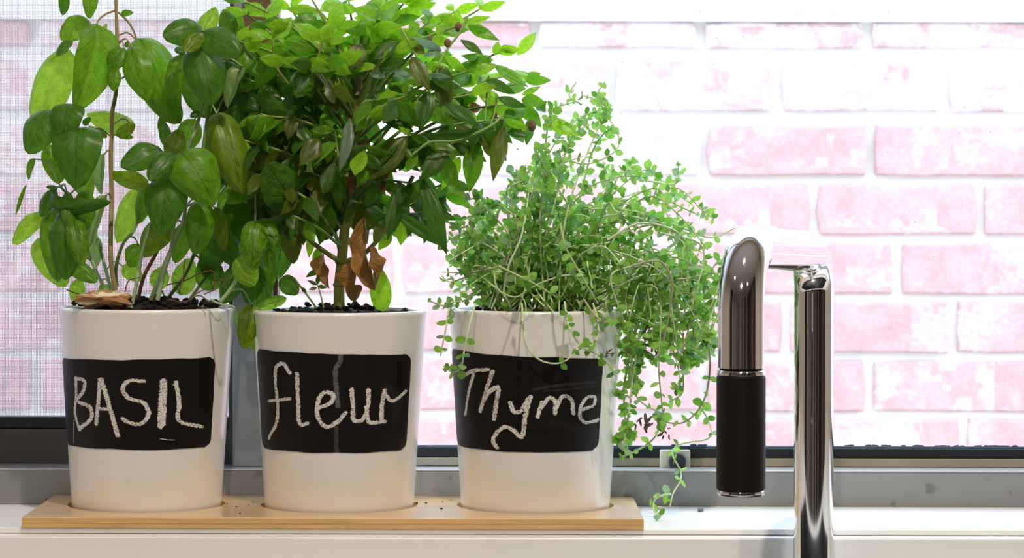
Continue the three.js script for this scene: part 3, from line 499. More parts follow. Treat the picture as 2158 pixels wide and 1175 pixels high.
// ---- bushy herb
{
  const main = path(herb, [[715, 655, 0], [715, 604, 0], [722, 530, 0], [730, 440, 0], [737, 360, 0], [746, 250, 0], [757, 165, 0], [765, 100, -0.004], [768, 52, -0.006]]);
  const mainCurve = new THREE.CatmullRomCurve3(main, false, 'centripetal');
  const st = [tube(main, [12, 11, 10.5, 10, 9.6, 9, 7].map((x) => x * PIX), 60, 12)];
  for (const [y, r] of [[600, 14], [550, 14.5], [452, 12], [372, 12], [258, 11]]) { const t = [...Array(61).keys()].map((i) => mainCurve.getPoint(i / 60)).reduce((a, b) => Math.abs(b.y - local(herb, at(720, y, 1.96)).y) < Math.abs(a.y - local(herb, at(720, y, 1.96)).y) ? b : a); const g = new THREE.SphereGeometry(r * PIX, 14, 10); g.scale(1, 0.6, 1); g.translate(t.x, t.y, t.z); st.push(g); }
  const ms = part(herb, 'stem', merge(st), std(lin(0.235, 0.235, 0.05), 0.6)); ms.userData.label = 'thick olive main stem';
  part(herb, 'dead_stem_tip', tube(path(herb, [[752, 200, -0.008], [757, 160, -0.008], [765, 100, -0.01], [766, 76, -0.01], [772, 52, -0.01]]), [7 * PIX, 9 * PIX, 3.6 * PIX, 3 * PIX, 2 * PIX], 24, 8), std(lin(0.33, 0.22, 0.15), 0.8));
  const leafVar = (i, big) => leafShape({ shape: 'lance', arch: [0.05, 0.1, 0.14, 0.02][i % 4], cup: 0.06, fold: [0.12, 0, 0.05][i % 3], wave: 0.05, bend: [0, 0.05, -0.05, 0.02, -0.02][i % 5], twist: [0, 0.5, -0.5][i % 3], seed: i % 7, nx: 6, ny: 12 });
  const R = rng(123);
  // the side branches: start height on the main stem, end point, lift of the middle
  const T = [
    [250, 520, 30, 0.01, 30], [300, 576, 78, -0.03, 40], [260, 612, 18, 0.02, 40], [200, 655, -5, 0.0, 30], [255, 684, 78, -0.04, 20], [180, 735, 2, 0.02, 20], [180, 800, 18, -0.02, 25], [170, 850, 8, 0.03, 40], [255, 905, 45, -0.01, 50], [250, 958, 25, 0.03, 60], [255, 1010, 20, 0.0, 60],
    [370, 1047, 112, -0.02, 90], [360, 1108, 172, 0.01, 90], [372, 1152, 214, -0.01, 90], [372, 1062, 250, -0.03, 60], [372, 1120, 245, 0.02, 80], [372, 1010, 285, -0.02, 60], [450, 905, 305, -0.04, 70], [452, 868, 385, -0.03, 60], [450, 820, 420, 0.02, 40], [300, 560, 150, 0.02, 40], [372, 602, 250, 0.0, 60], [450, 565, 330, 0.01, 60], [452, 640, 360, -0.03, 50], [550, 690, 440, 0.02, 20], [372, 785, 330, -0.04, 40], [260, 942, 215, 0.02, 60], [300, 985, 150, -0.03, 60], [260, 830, 110, -0.045, 40], [255, 640, 140, -0.045, 40], [372, 550, 240, -0.03, 60], [200, 690, 40, 0.045, 20], [255, 780, 90, 0.05, 30], [300, 900, 130, 0.05, 50], [300, 860, 200, -0.05, 40], [372, 950, 300, 0.03, 60], [450, 760, 430, -0.03, 30], [372, 660, 250, 0.045, 40],
  ];
  let count = 0; const leafJobs = [];
  const canopy = [[470, -40], [1000, -40], [1040, 90], [1110, 170], [1130, 230], [1060, 330], [980, 380], [920, 450], [800, 450], [640, 470], [540, 420], [480, 300]];
  const inCanopy = (x, y) => { let k = false; for (let i = 0, j = canopy.length - 1; i < canopy.length; j = i++) if ((canopy[i][1] > y) !== (canopy[j][1] > y) && x < (canopy[j][0] - canopy[i][0]) * (y - canopy[i][1]) / (canopy[j][1] - canopy[i][1]) + canopy[i][0]) k = !k; return k; };
  while (T.length < 82) { const x = lerp(470, 1130, Math.pow(R(), 1.15)), y = lerp(-40, 470, R()); if (inCanopy(x, y)) T.push([clamp(y + 60 + R() * 120, 180, 520), x, y, (R() - 0.5) * 0.11, 20 + R() * 40]); }
  for (const [y0, px, py, dz, up] of T) {
    const Y = local(herb, at(730, y0, 1.96)).y; let s0 = main[0];
    for (let i = 0; i <= 80; i++) { const q = mainCurve.getPoint(i / 80); if (Math.abs(q.y - Y) < Math.abs(s0.y - Y)) s0 = q; }
    const e = local(herb, at(px, py, 1.96 + dz)), m = s0.clone().lerp(e, 0.55).add(V(0, up * PIX * 0.5, dz * -0.4)), c = new THREE.CatmullRomCurve3([s0, m, e]);
    part(herb, 'branch', tube([s0, m, e], [4 * PIX, 3 * PIX, 2 * PIX], 18, 7), R() < 0.6 ? stemGreen : stemOlive);
    const len = c.getLength(), pairs = Math.max(2, Math.min(4, Math.round(len / 0.024)));
    for (let k = 0; k < pairs; k++) {
      const t = 1 - k * Math.min(0.2, 0.0235 / len), p = c.getPoint(clamp(t)), tan = c.getTangent(clamp(t));
      const ang = k * 1.57 + R() * 0.8, low = py + k * 35 > 230, n = V(Math.cos(ang), R() * 0.2, Math.sin(ang)).addScaledVector(tan, -0.2).normalize();
      for (const s of [-1, 1]) {
        const d = n.clone().multiplyScalar(s).addScaledVector(tan, k ? 0.25 : 0.7).add(V(0, low ? -0.85 : 0.12 - 0.3 * R(), 0)).normalize(), l = (k ? 62 + R() * 34 : 48 + R() * 26) * PIX;
        const tip = p.clone().addScaledVector(d, l);
        if (tip.z < -0.062 || (px > 960 && tip.x > local(herb, at(1165, 0, 1.96)).x)) continue;
        const topness = (p.y - local(herb, at(0, 210, 1.96)).y) / 0.06 + R() * 0.6 - 0.3;  // higher leaves get brighter greens: daylight from above put into colour
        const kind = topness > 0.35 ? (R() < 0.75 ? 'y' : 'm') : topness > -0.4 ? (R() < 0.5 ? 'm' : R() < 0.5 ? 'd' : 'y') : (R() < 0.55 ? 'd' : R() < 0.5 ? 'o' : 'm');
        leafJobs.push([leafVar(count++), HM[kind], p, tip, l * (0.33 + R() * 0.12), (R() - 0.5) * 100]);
      }
    }
  }
  for (let n = 0; n < 150;) {   // leaves on the inner twigs, mostly hanging
    const x = lerp(470, 960, Math.pow(R(), 1.3)), y = lerp(60, 430, R()); if (!inCanopy(x, y) || (x > 780 && R() < 0.5)) continue; n++;
    const dz = lerp(Math.abs(x - 735) < 55 && y > 150 ? 0.008 : -0.04, 0.055, Math.sqrt(R())), a = R() * 6.28, l = (74 + R() * 44) * PIX, p = local(herb, at(x, y, 1.96 + dz)), d = V(Math.cos(a) * 0.75, -0.5 - R() * 0.6, Math.sin(a) * 0.5).normalize(), tip = p.clone().addScaledVector(d, l); tip.z = Math.max(tip.z, -0.06);
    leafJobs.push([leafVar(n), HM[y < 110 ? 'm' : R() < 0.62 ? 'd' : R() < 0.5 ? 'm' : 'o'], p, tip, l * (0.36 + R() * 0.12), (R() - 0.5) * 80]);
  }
  for (let n = 0; n < 46; n++) {
    const x = lerp(540, 705, R()), y = lerp(300, 440, R()), dz = lerp(-0.03, 0.05, R()), l = (70 + R() * 40) * PIX, p = local(herb, at(x, y, 1.96 + dz)), d = V((R() - 0.5) * 0.7, -1, (R() - 0.5) * 0.4).normalize();
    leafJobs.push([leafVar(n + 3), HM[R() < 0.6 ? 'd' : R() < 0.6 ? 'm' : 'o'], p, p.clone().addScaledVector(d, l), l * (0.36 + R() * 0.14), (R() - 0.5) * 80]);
  }
  leafJobs.slice(0, 196).forEach((j) => addLeaf(herb, ...j));
  const byMat = new Map(), dum = new THREE.Mesh();
  leafJobs.slice(196).forEach(([g, m, p, tip, w, roll]) => { poseLeaf(dum, p, tip, w, roll); dum.updateMatrix(); if (!byMat.has(m)) byMat.set(m, []); byMat.get(m).push(g.clone().applyMatrix4(dum.matrix)); });
  for (const [m, l] of byMat) part(herb, 'inner_leaves', mergeGeometries(l), m).userData.kind = 'stuff';
  console.log('herb leaves', leafJobs.length);
  const L = [
    [574, 83, 615, 36, 35, -40, -35, 0, 'y'], [567, 82, 502, 72, 22, -40, -40, 20, 'y'], [677, 81, 618, 49, 32, -45, -50, 0, 'y'], [680, 89, 698, 44, 27, -50, -50, 0, 'y'], [681, 87, 735, 82, 21, -50, -55, 0, 'y'], [669, 45, 627, 29, 25, -30, -30, 15, 'm'], [700, 57, 717, 4, 32, -20, -20, 0, 'y'], [704, 59, 762, 47, 19, -25, -30, 0, 'y'],
    [682, 124, 741, 156, 32, -50, -60, 0, 'y'], [760, 93, 739, 147, 36, -35, -45, 0, 'o'], [656, 113, 599, 87, 27, -45, -50, 10, 'm'], [604, 135, 546, 123, 27, -45, -50, -20, 'y'], [667, 144, 698, 191, 11, -55, -62, 40, 'p'], [651, 149, 624, 206, 42, -50, -58, 0, 'd'], [704, 181, 748, 217, 26, -50, -58, 15, 'o'], [630, 148, 612, 177, 18, -50, -54, 40, 'p'],
    [738, 249, 715, 363, 28, -45, -60, 22, 'p', 0.2], [673, 292, 631, 349, 40, -45, -55, 0, 'o'], [620, 244, 607, 294, 28, -40, -46, 0, 'o'], [701, 344, 681, 411, 34, -40, -46, 0, 'd'], [656, 350, 640, 396, 24, 10, 10, 0, 'y'],
    [867, 119, 906, 191, 34, -55, -65, -6, 'o'], [914, 139, 950, 194, 38, -45, -50, 0, 'd'], [836, 87, 786, 127, 30, -50, -56, 10, 'd'], [862, 84, 896, 115, 24, -45, -50, 0, 'o'], [931, 106, 866, 75, 24, -45, -55, -40, 'p'], [930, 108, 894, 120, 22, -45, -50, 20, 'p'], [900, 158, 951, 162, 11, -55, -62, 30, 'p'], [825, 144, 873, 163, 19, -50, -58, -35, 'p'], [778, 154, 812, 164, 18, -45, -50, -30, 'p'],
    [905, 192, 884, 277, 36, -50, -60, 0, 'd'], [932, 150, 944, 242, 38, -35, -42, -14, 'o'], [939, 217, 1009, 266, 27, -50, -62, -18, 'd'], [1005, 272, 886, 284, 24, -50, -60, -40, 'd'], [1004, 291, 989, 406, 40, -30, -40, 6, 'm'], [1060, 268, 1039, 382, 34, -40, -50, 8, 'o'], [858, 286, 778, 380, 46, -45, -55, 15, 'o', 0.08], [946, 306, 886, 380, 40, -40, -52, 15, 'd'],
    [884, 370, 942, 537, 36, -35, -50, -10, 'd'], [829, 444, 939, 521, 28, -30, -45, 25, 'd'], [839, 391, 816, 507, 28, -40, -50, 6, 'd'], [856, 449, 844, 517, 36, 20, 20, 0, 'y'], [825, 489, 797, 527, 24, 10, 8, 10, 'y'], [940, 329, 957, 407, 34, -25, -35, 0, 'm'], [970, 330, 930, 400, 30, 10, 8, 10, 'y'],
    [1090, 117, 1130, 68, 25, 20, 25, 0, 'y'], [985, 53, 1053, 86, 26, -20, -28, -8, 'm'], [970, 83, 1017, 114, 18, -30, -38, -20, 'd'], [1044, 117, 1050, 87, 19, -25, -25, 0, 'y'], [1056, 98, 1089, 111, 16, -20, -25, 0, 'm'], [1036, 131, 971, 117, 22, -25, -28, 0, 'm'], [1042, 137, 1113, 183, 24, -30, -38, -10, 'm'], [1109, 173, 1139, 154, 24, -10, -12, 0, 'm'], [1023, 167, 1086, 197, 22, -35, -42, 0, 'd'], [1099, 210, 1151, 218, 26, -25, -30, 0, 'm'], [1149, 249, 1223, 286, 30, -25, -32, -6, 'y'], [1049, 205, 1109, 225, 20, -30, -34, 0, 'd'], [1007, 154, 975, 184, 26, -10, -12, 0, 'y'], [1100, 200, 1140, 182, 14, 0, 0, 0, 'y'],
    [655, 494, 651, 543, 18, 10, 10, 0, 'y'], [673, 519, 664, 566, 20, 10, 10, 0, 'm'], [681, 564, 644, 584, 13, -10, -12, 10, 'd'], [808, 656, 796, 561, 46, -20, -16, -12, 'y'], [620, 442, 562, 343, 86, -30, -55, 12, 'd'], [612, 468, 618, 556, 42, -15, -22, 0, 'o'], [640, 400, 600, 480, 44, 0, -5, 0, 'd'], [560, 250, 600, 350, 50, 0, -5, 0, 'd'], [620, 200, 660, 300, 50, 10, 5, 0, 'd'], [520, 220, 560, 320, 50, 15, 15, 0, 'd'], [680, 200, 660, 290, 44, 25, 22, 0, 'd'], [580, 400, 620, 490, 46, 20, 18, 0, 'd'], [660, 380, 640, 470, 40, 20, 20, 0, 'd'], [550, 180, 600, 260, 48, -25, -30, 20, 'd'], [660, 160, 640, 250, 40, 30, 30, 0, 'd'], [520, 420, 580, 540, 56, 30, 30, 0, 'd'], [600, 300, 640, 400, 46, 30, 30, 0, 'd'], [700, 250, 690, 340, 36, 30, 30, 0, 'd'],
  ];
  L.forEach(([bx, by, tx, ty, w, zb, zt, roll, k, bend], i) => {
    const big = w > 40, g = bend ? leafShape({ shape: 'lance', arch: 0.1, cup: 0.05, bend: -bend * 1.0, wave: 0.03, seed: 3, nx: 6, ny: 16 }) : big ? leafShape({ shape: 'ovate', arch: 0.15, cup: 0.12, wave: 0.05, seed: i % 5, nx: 8, ny: 14 }) : leafVar(i);
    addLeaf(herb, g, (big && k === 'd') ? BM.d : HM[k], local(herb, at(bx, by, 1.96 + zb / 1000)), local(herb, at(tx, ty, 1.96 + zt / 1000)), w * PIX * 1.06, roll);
  });
  // stalks the photograph shows plainly
  for (const [r, p, m] of [[5.5, [[718, 552, -0.004], [680, 527, -0.012], [645, 498, -0.02], [628, 470, -0.026], [620, 440, -0.03]], stemOlive], [5.5, [[724, 552, -0.004], [762, 538, -0.008], [800, 500, -0.012], [835, 440, -0.02], [870, 372, -0.03]], stemOlive], [3, [[870, 325, -0.05], [905, 300, -0.05], [960, 297, -0.05], [1005, 280, -0.05], [1045, 258, -0.045], [1060, 240, -0.04]], stemGreen], [2.4, [[845, 60, -0.05], [862, 90, -0.055], [882, 128, -0.055]], stemGreen], [3, [[920, 160, -0.05], [923, 140, -0.05], [945, 100, -0.04], [968, 70, -0.035], [985, 35, -0.03]], stemGreen], [2.6, [[575, 84, -0.04], [577, 118, -0.042], [585, 145, -0.045], [608, 176, -0.04]], stemOlive], [2.6, [[678, 86, -0.05], [672, 115, -0.05], [666, 145, -0.05]], stemOlive], [2.2, [[1030, 160, -0.03], [1026, 200, -0.03], [1022, 255, -0.04]], stemGreen], [2.2, [[1047, 205, -0.03], [1043, 235, -0.035], [1034, 262, -0.04]], stemGreen]])
    part(herb, 'branch', tube(path(herb, p), [r * PIX, r * 0.8 * PIX], 24, 8), m);
  // withered leaves hanging on
  const W = [[772, 456, 790, 612, 40, -30, -34, 20], [764, 550, 741, 634, 24, -25, -30, 30], [684, 533, 694, 608, 25, -20, -24, 20], [744, 335, 758, 374, 24, -25, -28, 10], [752, 306, 776, 291, 15, -15, -18, 10], [764, 372, 740, 411, 22, -20, -24, 20], [819, 362, 806, 382, 14, -40, -42, 0], [811, 386, 801, 409, 14, -35, -38, 0], [700, 388, 690, 408, 20, -30, -34, 10], [760, 222, 764, 240, 14, -30, -32, 0], [1012, 222, 990, 240, 20, 10, 10, 0], [1030, 245, 1050, 232, 16, 10, 10, 0], [778, 520, 792, 604, 26, -34, -40, -30], [760, 600, 745, 640, 20, -30, -34, 0]];
  W.forEach(([bx, by, tx, ty, w, zb, zt, roll], i) => { const m = addLeaf(herb, leafShape({ shape: 'oval', arch: 0.08, cup: -0.22, fold: 0.25, wave: 0.42, bend: 0.08, twist: 0.9, seed: 20 + i % 4, nx: 12, ny: 26 }), HM.b, local(herb, at(bx, by, 1.96 + zb / 1000)), local(herb, at(tx, ty, 1.96 + zt / 1000)), w * PIX * 1.15, roll, 'withered_leaf'); });
  // seed buds
  for (const [px, py, r, dz] of [[966, 57, 9, -0.03], [943, 91, 8, -0.04], [905, 82, 6, -0.04], [1121, 264, 11, -0.01]]) { const g = lump(r * PIX, px, 0.85, 1.15, 0.85, 0.2, 2); g.translate(...local(herb, at(px, py, 1.96 + dz)).toArray()); part(herb, 'seed_bud', g, std(lin(0.16, 0.10, 0.05), 0.8)); }
  // sprig and litter on the soil
  const sp = [tube(path(herb, [[682, 648, -0.03], [676, 622, -0.03], [668, 596, -0.03]]), [1.8 * PIX, 1.2 * PIX], 8, 6), tube(path(herb, [[668, 650, -0.02], [650, 625, -0.02], [632, 602, -0.02], [618, 585, -0.02]]), [2.2 * PIX, 2.2 * PIX], 10, 6)];
  part(herb, 'seedling', merge(sp), stemGreen);
  for (const [bx, by, tx, ty, w] of [[669, 598, 671, 578, 10], [668, 600, 648, 590, 8], [670, 602, 690, 606, 9], [668, 606, 650, 610, 8], [636, 606, 646, 616, 9]]) addLeaf(herb, leafVar(bx), HM.d, local(herb, at(bx, by, 1.93)), local(herb, at(tx, ty, 1.928)), w * PIX, 10);
  const cr = [];
  for (let i = 0; i < 130; i++) { const a = R() * 6.28, r = Math.sqrt(R()) * 0.053, near = r < 0.028 ? 0.005 : 0, g = lump(0.0011 + R() * 0.002, i, 1, 0.7, 1, 0.5, 1); g.translate(r * Math.cos(a), POTS[1].top - BASE - 0.004 + near + R() * 0.003, r * Math.sin(a)); cr.push(g); }
  const c = part(herb, 'soil_crumb', merge(cr), soilMat); c.userData.kind = 'stuff';
}

// ---- thyme
{
  const R = rng(909), leaves = [];
  const poly = [[935, 640], [922, 560], [928, 470], [965, 410], [1040, 360], [1080, 300], [1120, 255], [1190, 205], [1260, 185], [1300, 240], [1345, 300], [1400, 345], [1450, 395], [1500, 440], [1520, 500], [1505, 580], [1510, 660], [1480, 720], [1400, 720], [1320, 650]];
  const hang = [[1312, 640], [1505, 640], [1505, 730], [1480, 800], [1430, 880], [1400, 945], [1310, 955], [1300, 800]];
  const inside = (P, x, y) => { let k = false; for (let i = 0, j = P.length - 1; i < P.length; j = i++) if ((P[i][1] > y) !== (P[j][1] > y) && x < (P[j][0] - P[i][0]) * (y - P[i][1]) / (P[j][1] - P[i][1]) + P[i][0]) k = !k; return k; };
  const pick = (P, bx) => { for (;;) { const x = lerp(bx[0], bx[1], R()), y = lerp(bx[2], bx[3], R()); if (inside(P, x, y)) return [x, y]; } };
  const stems = [];
  const soilP = () => { const a = R() * 6.28, r = Math.sqrt(R()) * 0.05; return V(r * Math.cos(a), POTS[2].top - BASE - 0.004, r * Math.sin(a)); };
  const inZ = (v) => { v.z = clamp(v.z, -0.058, 0.11); return v; };
  for (let i = 0; i < 138; i++) {   // upright and arching shoots
    const [tx, ty] = i % 7 === 1 ? [lerp(930, 1000, R()), lerp(450, 635, R())] : pick(poly, i % 4 ? [940, 1530, 170, 725] : [920, 1180, 300, 640]), s = soilP(), e = inZ(local(thyme, at(tx, ty, 1.96 + (R() - 0.5) * 0.15)));
    const m1 = s.clone().lerp(e, 0.3).add(V((R() - 0.5) * 0.014, 0.012 + R() * 0.02 + Math.max(0, e.x - 0.05) * 0.35, (R() - 0.5) * 0.014)), m2 = s.clone().lerp(e, 0.7).add(V((R() - 0.5) * 0.02, 0.008 + R() * 0.02 + Math.max(0, e.x - 0.05) * 0.4, (R() - 0.5) * 0.02));
    const w1 = s.clone().lerp(m1, 0.5).add(V((R() - 0.5) * 0.016, 0, (R() - 0.5) * 0.016)), w2 = m2.clone().lerp(e, 0.5).add(V((R() - 0.5) * 0.016, (R() - 0.5) * 0.012, 0));
    stems.push([[s, w1, m1, inZ(m2), inZ(w2), e], i % 3 ? 0.16 : 0.04, 1]);
  }
  for (let i = 0; i < 58; i++) {    // shoots spilling over the rim on the right
    const [tx, ty] = i < 49 ? pick(hang, [1295, 1510, 640, 765]) : pick(hang, [1295, 1510, 760, 960]), a = -0.5 + R() * 1.3, q0 = 0.012 + R() * 0.042, s = V(q0 * Math.cos(a), POTS[2].top - BASE - 0.003, q0 * Math.sin(a));
    const e = inZ(local(thyme, at(tx, ty, 1.95 + (R() - 0.5) * 0.1))), o = V(lerp(0.075, Math.max(e.x, 0.085), 0.7), POTS[2].top - BASE + 0.01 + R() * 0.035, lerp(s.z, e.z, 0.6)), q = e.clone().add(V((R() - 0.5) * 0.03, 0.03 + R() * 0.02, (R() - 0.5) * 0.02));
    stems.push([[s, o, inZ(q), e, e.clone().add(V((R() - 0.5) * 0.014, (R() - 0.6) * 0.012, 0))], 0.3, 1]);
  }
  const hand = [   // runners read off the photograph
    [[[1100, 640, -0.062], [1103, 690, -0.082], [1116, 738, -0.09], [1142, 760, -0.09], [1182, 764, -0.088], [1236, 724, -0.084]], 0.8, 1],
    [[[1190, 636, -0.06], [1200, 690, -0.085], [1226, 730, -0.088], [1262, 748, -0.084], [1284, 768, -0.08], [1297, 792, -0.076]], 0.1, 1],
    [[[1250, 640, -0.05], [1262, 690, -0.075], [1250, 725, -0.084], [1236, 730, -0.088]], 0.1, 1], [[[1230, 630, -0.06], [1255, 665, -0.08], [1275, 680, -0.085], [1290, 672, -0.085]], 0.1, 1],
    [[[1002, 640, -0.058], [988, 690, -0.078], [978, 740, -0.08], [970, 776, -0.078], [955, 784, -0.076], [934, 770, -0.076]], 0.3, 1], [[[962, 642, -0.03], [948, 650, -0.04], [938, 700, -0.05], [928, 750, -0.05]], 0.3, 1], [[[962, 640, 0.0], [938, 645, -0.02], [905, 634, -0.02]], 0.2, 1],
    [[[1180, 470, -0.1], [1192, 520, -0.105], [1225, 580, -0.105], [1260, 640, -0.1]], 0.3, 1], [[[1060, 620, -0.09], [1072, 560, -0.1], [1098, 500, -0.1], [1112, 420, -0.09], [1118, 360, -0.08]], 0.5, 1], [[[1330, 560, -0.09], [1390, 550, -0.095], [1415, 590, -0.09], [1412, 650, -0.085], [1398, 720, -0.08]], 0.7, 1], [[[1050, 560, -0.1], [1130, 600, -0.1], [1180, 630, -0.095]], 0.4, 1], [[[1040, 570, -0.09], [1050, 610, -0.095], [1090, 625, -0.1], [1115, 600, -0.1], [1105, 540, -0.1]], 0.8, 1], [[[1280, 505, -0.09], [1350, 470, -0.09], [1440, 500, -0.08], [1450, 600, -0.07]], 0.4, 1], [[[1390, 490, -0.08], [1480, 520, -0.07], [1460, 640, -0.07]], 0.5, 1],
    [[[1180, 330, -0.02], [1230, 345, -0.02], [1280, 330, -0.02], [1306, 300, -0.01], [1278, 240, 0], [1255, 210, 0.0], [1225, 200, 0]], 0.15, 1], [[[1255, 212, 0], [1262, 190, 0], [1275, 172, 0]], 0.2, 1], [[[1225, 220, 0], [1200, 200, 0.01], [1214, 172, 0.01]], 0.3, 1], [[[1360, 380, 0.01], [1425, 385, 0.01], [1430, 340, 0.01]], 0.3, 1], [[[1440, 480, 0], [1500, 500, 0], [1550, 480, 0]], 0.3, 1],
    [[[1340, 700, -0.03], [1330, 780, -0.03], [1345, 840, -0.03], [1390, 870, -0.03]], 0.2, 1], [[[1440, 700, 0], [1440, 780, 0], [1436, 830, 0], [1410, 846, 0]], 0.8, 1], [[[1490, 700, -0.01], [1496, 780, -0.01], [1480, 850, -0.01], [1440, 890, -0.01], [1380, 885, -0.01]], 0.3, 1], [[[1470, 850, 0], [1490, 880, 0], [1502, 915, 0]], 0.2, 1],
    [[[1500, 915, 0.02], [1490, 925, 0.02], [1450, 932, 0.02], [1425, 940, 0.02], [1418, 960, 0.01], [1434, 990, 0], [1434, 1012, -0.01], [1418, 1040, -0.02], [1412, 1066, -0.022]], 0.35, 1], [[[1414, 1040, -0.02], [1398, 1042, -0.022], [1380, 1052, -0.026], [1379, 1078, -0.034], [1392, 1086, -0.037]], 0.1, 1], [[[1330, 840, -0.02], [1320, 900, -0.02], [1312, 950, -0.02]], 0.2, 1], [[[1400, 860, 0], [1380, 920, 0], [1330, 955, -0.01], [1306, 962, -0.02]], 0.1, 1],
  ];
  for (const [p, f, d] of hand) stems.push([path(thyme, p), f, d, true]);
  const tm = [std(lin(0.60, 0.72, 0.44), 0.6), std(lin(0.40, 0.52, 0.22), 0.6), std(lin(0.42, 0.36, 0.24), 0.7)];
  const Q = new THREE.Quaternion();
  stems.forEach(([pts, from, dens, byHand], i) => {
    const c = new THREE.CatmullRomCurve3(pts, false, 'centripetal'), len = c.getLength();
    part(thyme, 'stem', tube(pts, [2.0 * PIX, 1.7 * PIX, 1.2 * PIX].map((r) => r * (byHand ? 1.15 : 0.8 + R() * 0.5)), 26, 6), tm[R() < 0.72 ? 0 : R() < 0.6 ? 1 : 2]);
    const step = byHand ? 0.009 : 0.0076; let k = 0;
    for (let s = len * from; s <= len; s += step * (0.75 + R() * 0.5), k++) {
      const t = s / len, p = c.getPoint(t), tan = c.getTangent(t), a0 = k * 1.57 + R();
      const n = V(0, 1, 0).addScaledVector(tan, -tan.y); if (n.lengthSq() < 0.01) n.set(1, 0, 0); n.normalize(); n.applyAxisAngle(tan, a0);
      for (const sgn of [-1, 1]) {
        if (R() < 0.1) continue;
        const d = n.clone().multiplyScalar(sgn).addScaledVector(tan, 0.4).add(V(0, 0.15, 0.1)).normalize(), l = (0.0046 + R() * 0.0042) * (t > 0.93 ? 0.65 : 1);
        leaves.push([p, p.clone().addScaledVector(d, l), l * (0.6 + R() * 0.2), (R() - 0.5) * 130, l, R()]);
      }
    }
  });
  const thymeMap = dataTex(64, 64, (u, v) => { const e = Math.exp(-(u - 0.5) * (u - 0.5) * 300), k = 0.88 + 0.2 * (fbm(u * 5, v * 5, 83) - 0.5); return [k * (0.92 + 0.1 * e), k * 0.98, k * (0.86 + 0.12 * e)]; }, true);
  const TM = [lin(0.37, 0.70, 0.13), lin(0.50, 0.82, 0.20), lin(0.17, 0.42, 0.06), lin(0.42, 0.62, 0.38)].map((c) => leafMat(c, thymeMap, null, 1, { clearcoat: 0.6, clearcoatRoughness: 0.4, transmission: 0.5 }));
  const TG = [0, 1, 2, 3].map((i) => leafGeo({ shape: i % 2 ? 'round' : 'oval', arch: 0.08 * (i - 1), cup: 0.06, fold: 0.1 * (i % 3), wave: 0.04, seed: i, nx: 4, ny: 6 }));
  leaves.forEach((l, i) => l.push(i)); leaves.sort((a, b) => (b[4] + b[0].z * 0.02) - (a[4] + a[0].z * 0.02));
  const mk = (l) => TM[l[5] < 0.45 ? 0 : l[5] < 0.72 ? 1 : l[5] < 0.88 ? 2 : 3];
  leaves.slice(0, 300).forEach((l) => addLeaf(thyme, TG[l[6] % 4], mk(l), l[0], l[1], l[2], l[3]));
  // the rest, one mesh: copies of the same four leaves
  const rest = leaves.slice(300), dummy = new THREE.Mesh();
  TM.forEach((m, mi) => {
    const g = [];
    for (const l of rest) if (mk(l) === m) { poseLeaf(dummy, l[0], l[1], l[2], l[3]); dummy.updateMatrix(); g.push(TG[l[6] % 4].clone().applyMatrix4(dummy.matrix)); }
    if (g.length) { const o = part(thyme, 'small_leaves', mergeGeometries(g), m); o.userData.kind = 'stuff'; }
  });
  console.log('thyme leaves', leaves.length);
  // withered tufts
  for (const [px, py, r, dz] of [[1362, 700, 9, -0.03], [1372, 730, 10, -0.03], [1350, 900, 14, -0.02], [1322, 745, 6, -0.07], [1286, 742, 6, -0.08], [1400, 910, 9, -0.01]]) { const gs = []; for (let k = 0; k < 9; k++) { const g = lump(r * PIX * (0.25 + R() * 0.3), px + k, 1.6, 0.5, 0.7, 0.6, 2); g.rotateZ(R() * 3); g.translate(...local(thyme, at(px + (R() - 0.5) * r * 3, py + (R() - 0.5) * r * 3, 1.96 + dz)).toArray()); gs.push(g); } part(thyme, 'withered_tuft', merge(gs), std(lin(0.12, 0.09, 0.06), 0.9)); }
  const cr = [];
  for (let i = 0; i < 90; i++) { const a = R() * 6.28, r = Math.sqrt(R()) * 0.054, g = lump(0.001 + R() * 0.002, i, 1, 0.7, 1, 0.5, 1); g.translate(r * Math.cos(a), POTS[2].top - BASE - 0.002 + R() * 0.002, r * Math.sin(a)); cr.push(g); }
  const c = part(thyme, 'soil_crumb', merge(cr), soilMat); c.userData.kind = 'stuff';
}

